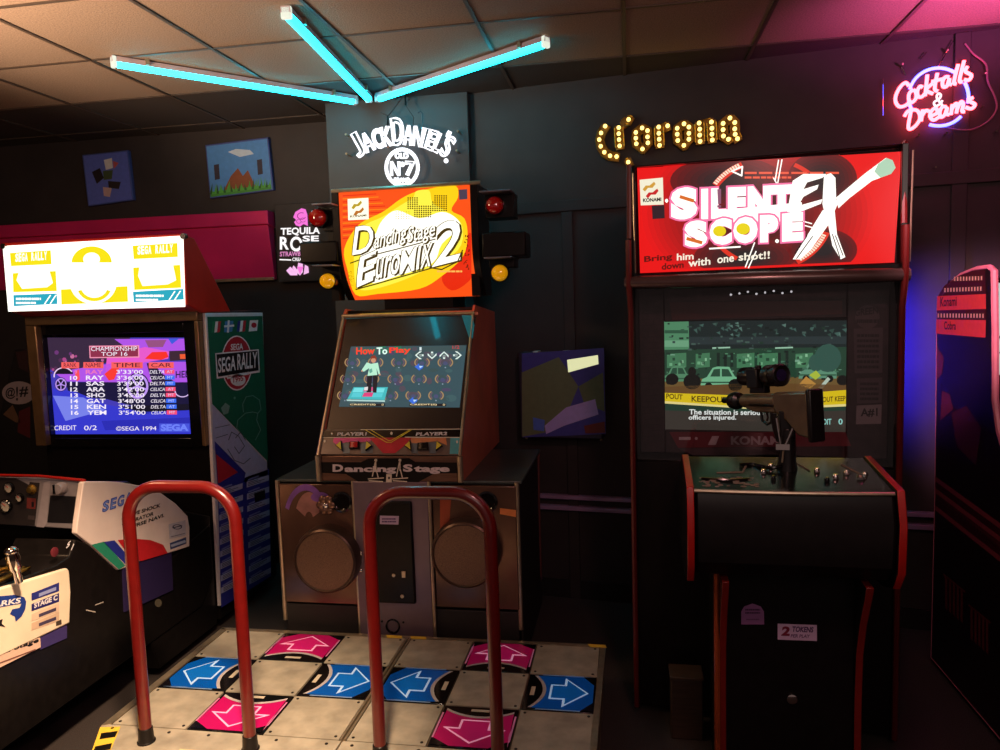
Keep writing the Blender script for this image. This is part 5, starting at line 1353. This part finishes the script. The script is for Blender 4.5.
TXW = G((236, 240, 236), 1.05)
a.text('The situation is serious', (168, 492), (420, 494), 18, TXW, 10, 0, .02); a.text('officers injured.', (166, 514), (328, 514), 20, TXW, 10, 0, .02); a.text('CREDIT', (590, 528), (652, 526), 20, G((150, 220, 210), 1.), 10, 0, .02); a.text('0', (676, 526), (690, 526), 20, G((150, 220, 210), 1.), 10, 0, .02)
a.build('screen', bz)
# front glass
gm = bpy.data.materials.new('front_glass'); gm.use_nodes = True; nt = gm.node_tree
for n_ in list(nt.nodes):
    if n_.type == 'BSDF_PRINCIPLED': nt.nodes.remove(n_)
tr = nt.nodes.new('ShaderNodeBsdfTransparent'); tr.inputs[0].default_value = (.93, .93, .93, 1); gl_ = nt.nodes.new('ShaderNodeBsdfGlossy'); gl_.inputs['Roughness'].default_value = .05
fr = nt.nodes.new('ShaderNodeFresnel'); fr.inputs[0].default_value = 1.45; mx = nt.nodes.new('ShaderNodeMixShader')
nt.links.new(fr.outputs[0], mx.inputs[0]); nt.links.new(tr.outputs[0], mx.inputs[1]); nt.links.new(gl_.outputs[0], mx.inputs[2]); nt.links.new(mx.outputs[0], nt.nodes['Material Output'].inputs[0])
m = MB(); m.box(-.452, .452, .022, .026, 1.03, 1.70, gm); bld(m, 'front_glass')

# console and pedestal stand slightly turned from the body
TA = Matrix.Rotation(math.radians(6.0), 4, 'Z')
CX = .008
m = MB()
m.prism([(-.02, .80), (-.02, 1.0), (-.29, 1.105), (-.612, 1.084), (-.640, 1.0), (-.632, .87), (-.58, .815), (-.3, .80)], 'x', -.275 + CX, .275 + CX, BLACK, TA); bld(m, 'console_box', bevel=.01)
DUSTY = mat('dusty_black_top', (26, 30, 27), .16, .2, .6, 30)
m = MB(); tp = []
m.prism([(-.285, 1.108), (-.612, 1.080), (-.622, 1.086), (-.285, 1.116)], 'x', -.278 + CX, .278 + CX, DUSTY, TA)
bld(m, 'console_top'); ct = MB.last
m = MB(); m.tube([TA @ V((x, -.616 - .012 * (1 - (x / .28) ** 2), 1.082)) for x in [-.28 + .56 * k / 12 for k in range(13)]], .006, STEELT, 8); bld(m, 'front_strip')
cp_ = [(-.02, 1.01), (-.27, 1.115), (-.29, 1.124), (-.622, 1.094), (-.652, 1.0), (-.645, .86), (-.60, .80), (-.5, .77), (-.3, .76), (-.02, .76)]
for x0_, x1_ in ((-.298 + CX, -.276 + CX), (.276 + CX, .298 + CX)):
    m = MB(); m.prism(cp_, 'x', x0_, x1_, REDTRIM, TA, BLACK); bld(m, 'console_side', bevel=.003)
# clutter fixed on the top
m = MB()
def top_z(y): return 1.116 + (y + .285) * .089
for x, y, r in ((-.02, -.40, .010), (.02, -.37, .008), (-.05, -.46, .009), (.11, -.44, .009), (.15, -.50, .010), (.19, -.46, .009), (.22, -.50, .012), (.24, -.47, .009), (-.03, -.52, .008), (.12, -.53, .008)):
    m.lathe([(r, 0), (r, .008), (r * .6, .014), (0, .014)], (x, y, top_z(y)), (0, 0, 1), CHROME if r > .0085 else BLACKG, 10, TA)
m.tube([(-.24, -.52, top_z(-.52) + .002), (-.16, -.54, top_z(-.54) + .004), (-.10, -.52, top_z(-.52) + .002)], .004, BLACKG, 6, False, TA)
split(m, 'bolt', ct, local=True)
m = MB()
PAL = mat('dust_patch', (120, 108, 92), .8)
for k in range(36):
    x, y = random.uniform(-.25, -.06), random.uniform(-.59, -.50); r = random.uniform(.004, .012)
    m.lathe([(r, 0), (r * .8, .0012), (0, .0015)], (x, y, top_z(y)), (0, 0, 1), PAL, 7, TA)
for (xa, ya, xb, yb) in ((-.19, -.46, -.11, -.45), (-.11, -.45, -.09, -.37), (.20, -.36, .24, -.48), (.06, -.33, .09, -.43)): m.tube([(xa, ya, top_z(ya)), (xb, yb, top_z(yb))], .0035, PAL, 5, False, TA)
o_ = bld(m, 'dust_smudge', ct); tag(o_, kind='stuff')
# pedestal
MOLD2 = mat('deep_red_edge', (122, 26, 20), .35, 0, .1, 30)
PX = .024
pprof = [(-.60, .80), (-.585, .76), (-.535, .66), (-.50, .55), (-.49, .4), (-.49, .02), (-.1, .02), (-.1, .80)]
for x0_, x1_ in ((-.212 + PX, -.190 + PX), (.190 + PX, .212 + PX)):
    m = MB(); m.prism(pprof, 'x', x0_, x1_, MOLD2, TA, BLACK); bld(m, 'pedestal_side', bevel=.003)
m = MB(); m.box(-.19 + PX, .19 + PX, -.47, -.02, .02, .82, BLACK, TA); bld(m, 'pedestal'); 
m = MB(); m.tube([(-.218 + PX, -.50, .80), (-.218 + PX, -.50, .55), (-.218 + PX, -.50, .03)], .010, mat('copper_edge', (190, 90, 50), .25, .6), 8, False, TA); bld(m, 'copper_strip')
Wp = WS @ TA
ap_ = Art(Wp @ V((-.19, -.47, 0)), (Wp.to_3x3() @ V((1, 0, 0))), (0, 0, 1), (660, 440, 3.571))
VIO = paint((150, 96, 150))
ap_.poly([(290, 658), (290, 612), (300, 594), (330, 583), (360, 594), (371, 612), (372, 658)], VIO, 1); ap_.bars(304, 600, 358, 622, 2, paint((80, 40, 80)), 2, 3); ap_.bars(308, 636, 354, 644, 1, paint((110, 64, 110)), 2, 4)
ap_.poly([(420, 655), (560, 660), (560, 717), (420, 712)], paint((206, 178, 210)), 1); ap_.text('2', (432, 698), (462, 699), 34, paint((120, 20, 50)), 2, .15, .05); ap_.text('TOKENS', (470, 684), (546, 687), 20, paint((80, 50, 96)), 2, .15, .04); ap_.text('PER PLAY', (466, 704), (534, 706), 12, paint((110, 80, 120)), 2, .15, .03)
ap_.build('price_sticker', sg_)
m = MB(); c_ = V((.035, -.472, .38)); m.lathe([(.016, 0), (.016, .004), (.010, .006), (0, .006)], c_, (0, -1, 0), CHROME, 14, TA); bld(m, 'coin_lock')

# rifle on the console
rf = MB()
GUNM = mat('gun_khaki_metal', (112, 98, 76), .32, .45, .2, 20); GUNB = mat('gun_black', (20, 18, 18), .3, .2, .2, 20)
TG = Matrix.Translation(V((.137, -.50, 1.322))) @ Matrix.Rotation(math.radians(35), 4, 'Z') @ Matrix.Rotation(math.radians(-6), 4, 'X') @ Matrix.Scale(.78, 4)
m = MB(); m.prism([(0, .052), (.20, .050), (.22, .02), (.20, -.035), (.13, -.07), (.07, -.12), (.0, -.13)], 'x', -.026, .026, GUNM, TG); bld(m, 'rifle', bevel=.008); rfl = MB.last
def gb(m, n, **k): return m.build(n, rfl, local=True, **k)
m = MB(); m.prism([(-.022, .060), (.004, .062), (.004, -.142), (-.016, -.142)], 'x', -.034, .034, GUNB, TG); gb(m, 'butt_plate', bevel=.006)
m = MB(); m.prism([(.18, .045), (.40, .040), (.40, -.02), (.34, -.035), (.19, -.035)], 'x', -.020, .020, GUNM, TG); m.cyl((0, .20, .012), (0, .43, .012), .030, GUNM, seg=18, T=TG); m.box(-.031, .027, .20, .36, -.008, .004, GUNB, TG); gb(m, 'receiver', bevel=.005)
m = MB(); m.lathe([(.022, 0), (.022, .10), (.036, .11), (.040, .13), (.036, .155), (.02, .165), (.013, .17), (.013, .225), (.0125, .226), (.006, .222), (0, .20)], (0, .36, .012), (0, 1, 0), GUNB, 22, TG); gb(m, 'barrel')
m = MB(); m.lathe([(.034, .004), (.040, 0), (.046, .006), (.047, .03), (.043, .036), (.042, .045), (.045, .05), (.045, .085), (.034, .10), (.028, .12), (.028, .17), (.034, .19), (.040, .2), (.040, .25), (.035, .252)], (0, .17, .118), (0, 1, 0), GUNB, 28, TG); gb(m, 'scope'); 
m = MB(); m.lathe([(.0345, 0), (.02, -.003), (0, -.004)], (0, .176, .118), (0, 1, 0), mat('violet_lens', (30, 22, 60), .05, 0, .1, 5, 0, 1.), 26, TG); gb(m, 'scope_lens')
m = MB(); m.box(-.016, .016, .27, .37, .045, .10, GUNB, TG); m.lathe([(.013, 0), (.013, .02), (0, .022)], (0, .32, .142), (0, 0, 1), GUNB, 14, TG); m.lathe([(.013, 0), (.013, .02), (0, .022)], (.026, .32, .118), (1, 0, 0), GUNB, 14, TG); m.box(-.05, -.022, .27, .34, .07, .15, GUNB, TG); gb(m, 'scope_mount', bevel=.003)
m = MB(); m.prism([(.19, -.03), (.245, -.03), (.235, -.10), (.215, -.155), (.165, -.15), (.175, -.09)], 'x', -.018, .018, GUNB, TG); gb(m, 'grip', bevel=.006)
m = MB(); m.tube([TG @ V((0, y, z)) for y, z in ((.25, -.035), (.255, -.075), (.285, -.085), (.315, -.07), (.32, -.035))], .005, GUNB, 8); m.tube([TG @ V((0, y, z)) for y, z in ((.285, -.03), (.278, -.055), (.285, -.07))], .004, CHROME, 6); gb(m, 'trigger_guard')
pb = TG @ V((0, .15, 0)); zp = top_z(-.45)
m = MB()
m.tube([(pb.x, pb.y, zp - .01), (pb.x, pb.y, zp + .03), (pb.x, pb.y, 1.235)], [.034, .027, .024], GUNB, 18)
m.prism([(-.02, 1.21), (.02, 1.21), (.026, 1.29), (-.026, 1.29)], 'y', -.02, .02, GUNB, Matrix.Translation(V((pb.x, pb.y, 0))))
gb(m, 'mount_post', bevel=.003)
m = MB()
m.tube([(pb.x - .032, pb.y - .022, 1.27), (pb.x - .02, pb.y - .026, 1.19)], .005, CHROME, 8); m.tube([(pb.x + .02, pb.y - .024, 1.25), (pb.x - .008, pb.y - .03, 1.18)], .005, CHROME, 8)
m.box(pb.x - .035, pb.x + .005, pb.y - .036, pb.y - .022, 1.172, 1.19, CHROME); m.tube([(pb.x - .012, pb.y - .026, 1.17), (pb.x - .016, pb.y - .03, zp + .03)], .003, STEELT, 6); gb(m, 'mount_bracket')
m = MB(); m.tube(smooth_path([(pb.x + .02, pb.y, zp + .02), (pb.x - .05, pb.y - .03, zp + .012), (pb.x - .10, pb.y + .02, zp + .01), (pb.x - .14, pb.y + .0, zp + .012)]), .006, BLACKG, 8); gb(m, 'gun_cable')

# low dark step by the pedestal
stp = thing('step_box', 'low dark wooden step box on the floor beside the shooting cabinet pedestal', 'step', (.3, 2.95, 0))
q0 = aty(671, 680, 2.74); q1 = aty(722, 680, 2.74)
m = MB(); m.box(q0.x, .252, 2.745, 2.845, .0, q0.z, mat('dark_brown_wood', (64, 46, 36), .55, 0, .3, 10, 0, 0, (1, 1, 12))); m.build('box', stp, bevel=.004)
m = MB(); m.box(q0.x - .004, .256, 2.74, 2.846, q0.z, q0.z + .012, mat('step_top_board', (80, 58, 44), .5)); m.build('lid_board', stp, bevel=.003)

# ================================================================== cabinet at the right edge
kc = thing('arcade_cabinet', 'dark cabinet with pink edging and red film strip bands on its side', 'arcade machine', (1.65, 2.9, 0))
xk = 1.3
def PK_(x, y): p_ = atx(x, y, xk); return (p_.y, p_.z)
sp_ = [PK_(937, 312), PK_(941, 298), PK_(949, 284), PK_(960, 275), PK_(974, 269.5), PK_(987, 268), PK_(991, 271), PK_(992, 335), PK_(992, 400), PK_(996, 430), PK_(1002, 452)]
sp_ += [(2.62, .98), (2.45, .92), (2.42, .70), (2.66, .58), (2.72, .03), (3.46, .03), (3.46, .8)]
KB = mat('cabinet_side_black', (30, 20, 24), .4, 0, .2, 10)
for x0_, x1_ in ((xk, xk + .022), (1.98, 2.0)):
    m = MB(); m.prism(sp_, 'x', x0_, x1_, KB); m.build('side_panel', kc, bevel=.002); s_ = MB.last
    m = MB(); m.tube([((x0_ + x1_) / 2, y, z) for y, z in sp_], .0125, PINKTRIM, 8, True); m.build('pink_edging', s_)
m = MB(); m.prism([(2.99, 1.2), (3.4, 1.2), (3.46, .03), (2.76, .03), (2.7, .6), (2.5, .72), (2.5, .90), (2.66, .96), (2.88, 1.0), (3.1, 1.32)], 'x', xk + .022, 1.98, BLACK); m.box(xk + .022, 1.98, 3.04, 3.44, 1.3, 1.69, BLACK); m.build('body', kc, bevel=.004)
a = Art((xk, 3.5, 0), (0, -1, 0), (0, 0, 1), (920, 260, 5.357))
FR = paint((214, 66, 66)); FD = paint((66, 18, 28)); FW = paint((226, 190, 170))
a.poly([(96, 196), (130, 140), (200, 88), (280, 58), (352, 52), (354, 190), (96, 196)], FD, 1)
for y0_, y1_, xs_, xe_ in ((100, 96, 186, 350), (160, 152, 134, 352), (296, 298, 98, 354)):
    n = int((xe_ - xs_) / 16)
    for k in range(n):
        x = xs_ + k * 16; yy = y0_ + (y1_ - y0_) * k / n
        a.quad(x, yy - 10, x + 7, yy + 12, FW, 3)
a.poly([(94, 194), (356, 182), (356, 262), (92, 270)], FR, 2); a.poly([(92, 270), (356, 262), (356, 322), (90, 318)], FD, 1); a.poly([(90, 318), (356, 322), (354, 416), (88, 394)], FR, 2)
a.text('Konami', (112, 250), (200, 246), 52, paint((50, 14, 22)), 3, 0, .02); a.text('Cobra', (132, 372), (196, 374), 44, paint((50, 14, 22)), 3, 0, .02)
MAR = paint((110, 40, 44))
a.poly([(92, 470), (130, 520), (120, 610), (90, 640)], MAR, 1); a.poly([(120, 700), (160, 720), (180, 800), (110, 860)], MAR, 1); a.poly([(170, 820), (250, 780), (330, 900), (300, 1100), (200, 1000)], paint((84, 34, 36)), 1)
a.build('film_strip_print', kc)
a = Art((xk, 3.5, 0), (0, -1, 0), (0, 0, 1), (900, 460, 2.59))
B1 = paint((150, 62, 74)); B2 = paint((90, 36, 44))
for k, c_ in enumerate((B1, FD, B1, B2, FD, B1)): a.poly([(92, 42 + k * 15), (262, 165 + k * 17), (262, 180 + k * 17), (92, 55 + k * 15)], c_, 1)
for k in range(20):
    x = 96 + k * 8; y = 92 + k * 6.4; a.poly([(x, y), (x + 4, y + 3), (x + 4, y + 11), (x, y + 8)], KB, 2)
for x0_, x1_, ya in ((118, 170, 300), (184, 236, 380)):
    for k in range(5):
        x = x0_ + k * 10; y = ya + k * 8.5; a.poly([(x, y), (x + 6, y + 5), (x + 6, y + 90), (x, y + 82)], MAR, 2)
    a.line([(x0_ - 4, ya - 4), (x1_, ya + 42)], 4, MAR, 2)
a.build('lower_side_print', kc)
m = MB(); m.box(xk + .022, 1.98, 3.035, 3.05, 1.33, 1.67, glow((196, 214, 212), .85, True)); m.build('header_panel', kc); hp_ = MB.last
a = Art((xk, 3.035, 1.3), (1, 0, 0), (0, 0, 1)); a.line([(994, 345), (1010, 322)], 1.2, ink, 1); a.line([(994, 360), (1012, 336)], .8, ink, 1); a.build('header_print', hp_)
m = MB(); m.tube([(xk + .022, 3.03, 1.675), (1.98, 3.03, 1.675)], .007, CHROME, 8); m.build('header_strip', kc)

# ================================================================== lights
def light(kind, name, loc, e, rgb, size=.1, tgt=None, spot=None, sy=None):
    l = bpy.data.lights.new(name, kind); l.energy = e; l.color = rgb
    o = bpy.data.objects.new(name, l); COL.objects.link(o); o.location = loc
    if kind == 'AREA':
        l.size = size
        if sy: l.shape = 'RECTANGLE'; l.size_y = sy
    else: l.shadow_soft_size = size
    if spot: l.spot_size = math.radians(spot); l.spot_blend = .7
    if tgt is not None: o.rotation_euler = (V(tgt) - V(loc)).to_track_quat('-Z', 'Y').to_euler()
    return o
light('POINT', 'warm_room_lamp', (-2.5, 2.05, 2.25), 28, (1, .60, .32), .15)
light('SPOT', 'warm_uplight', (-2.5, 1.7, 1.9), 175, (1, .70, .46), .1, (-2.1, 2.7, 2.8), 80)
light('SPOT', 'warm_stage_lamp', (-.55, .95, 2.74), 900, (1, .68, .43), .12, (-1.7, 1.75, .3), 54)
light('AREA', 'front_fill', (.5, -.5, 2.7), 13, (1, .74, .66), 1.4, (-.6, 3.2, 1.2))  # added soft fill behind the camera, lights the fronts of everything
light('SPOT', 'pink_uplight', (1.62, 2.8, 2.3), 120, (1, .14, .58), .06, (1.52, 3.08, 2.8), 100)
light('POINT', 'rose_fill', (.34, 1.25, 2.4), 24, (1, .46, .44), .1)  # added rose fill for the right cabinet's side and other dim faces
light('SPOT', 'rose_side_fill', (.5, 1.6, 2.6), 340, (1, .46, .52), .08, (1.37, 3.2, 1.62), 25)  # added narrow beam that brightens only the right cabinet's side
l_ = light('AREA', 'blue_lamp', TW @ V((1.08, -.24, 1.38)), 10, (.03, .02, 1), .05, TW @ V((1.30, 0, 1.35)), None, .55)
l_.data.spread = math.radians(80)
wd = bpy.data.worlds.new('room_air'); S.world = wd; wd.use_nodes = True
wd.node_tree.nodes['Background'].inputs[0].default_value = (.95, .66, .62, 1); wd.node_tree.nodes['Background'].inputs[1].default_value = .13
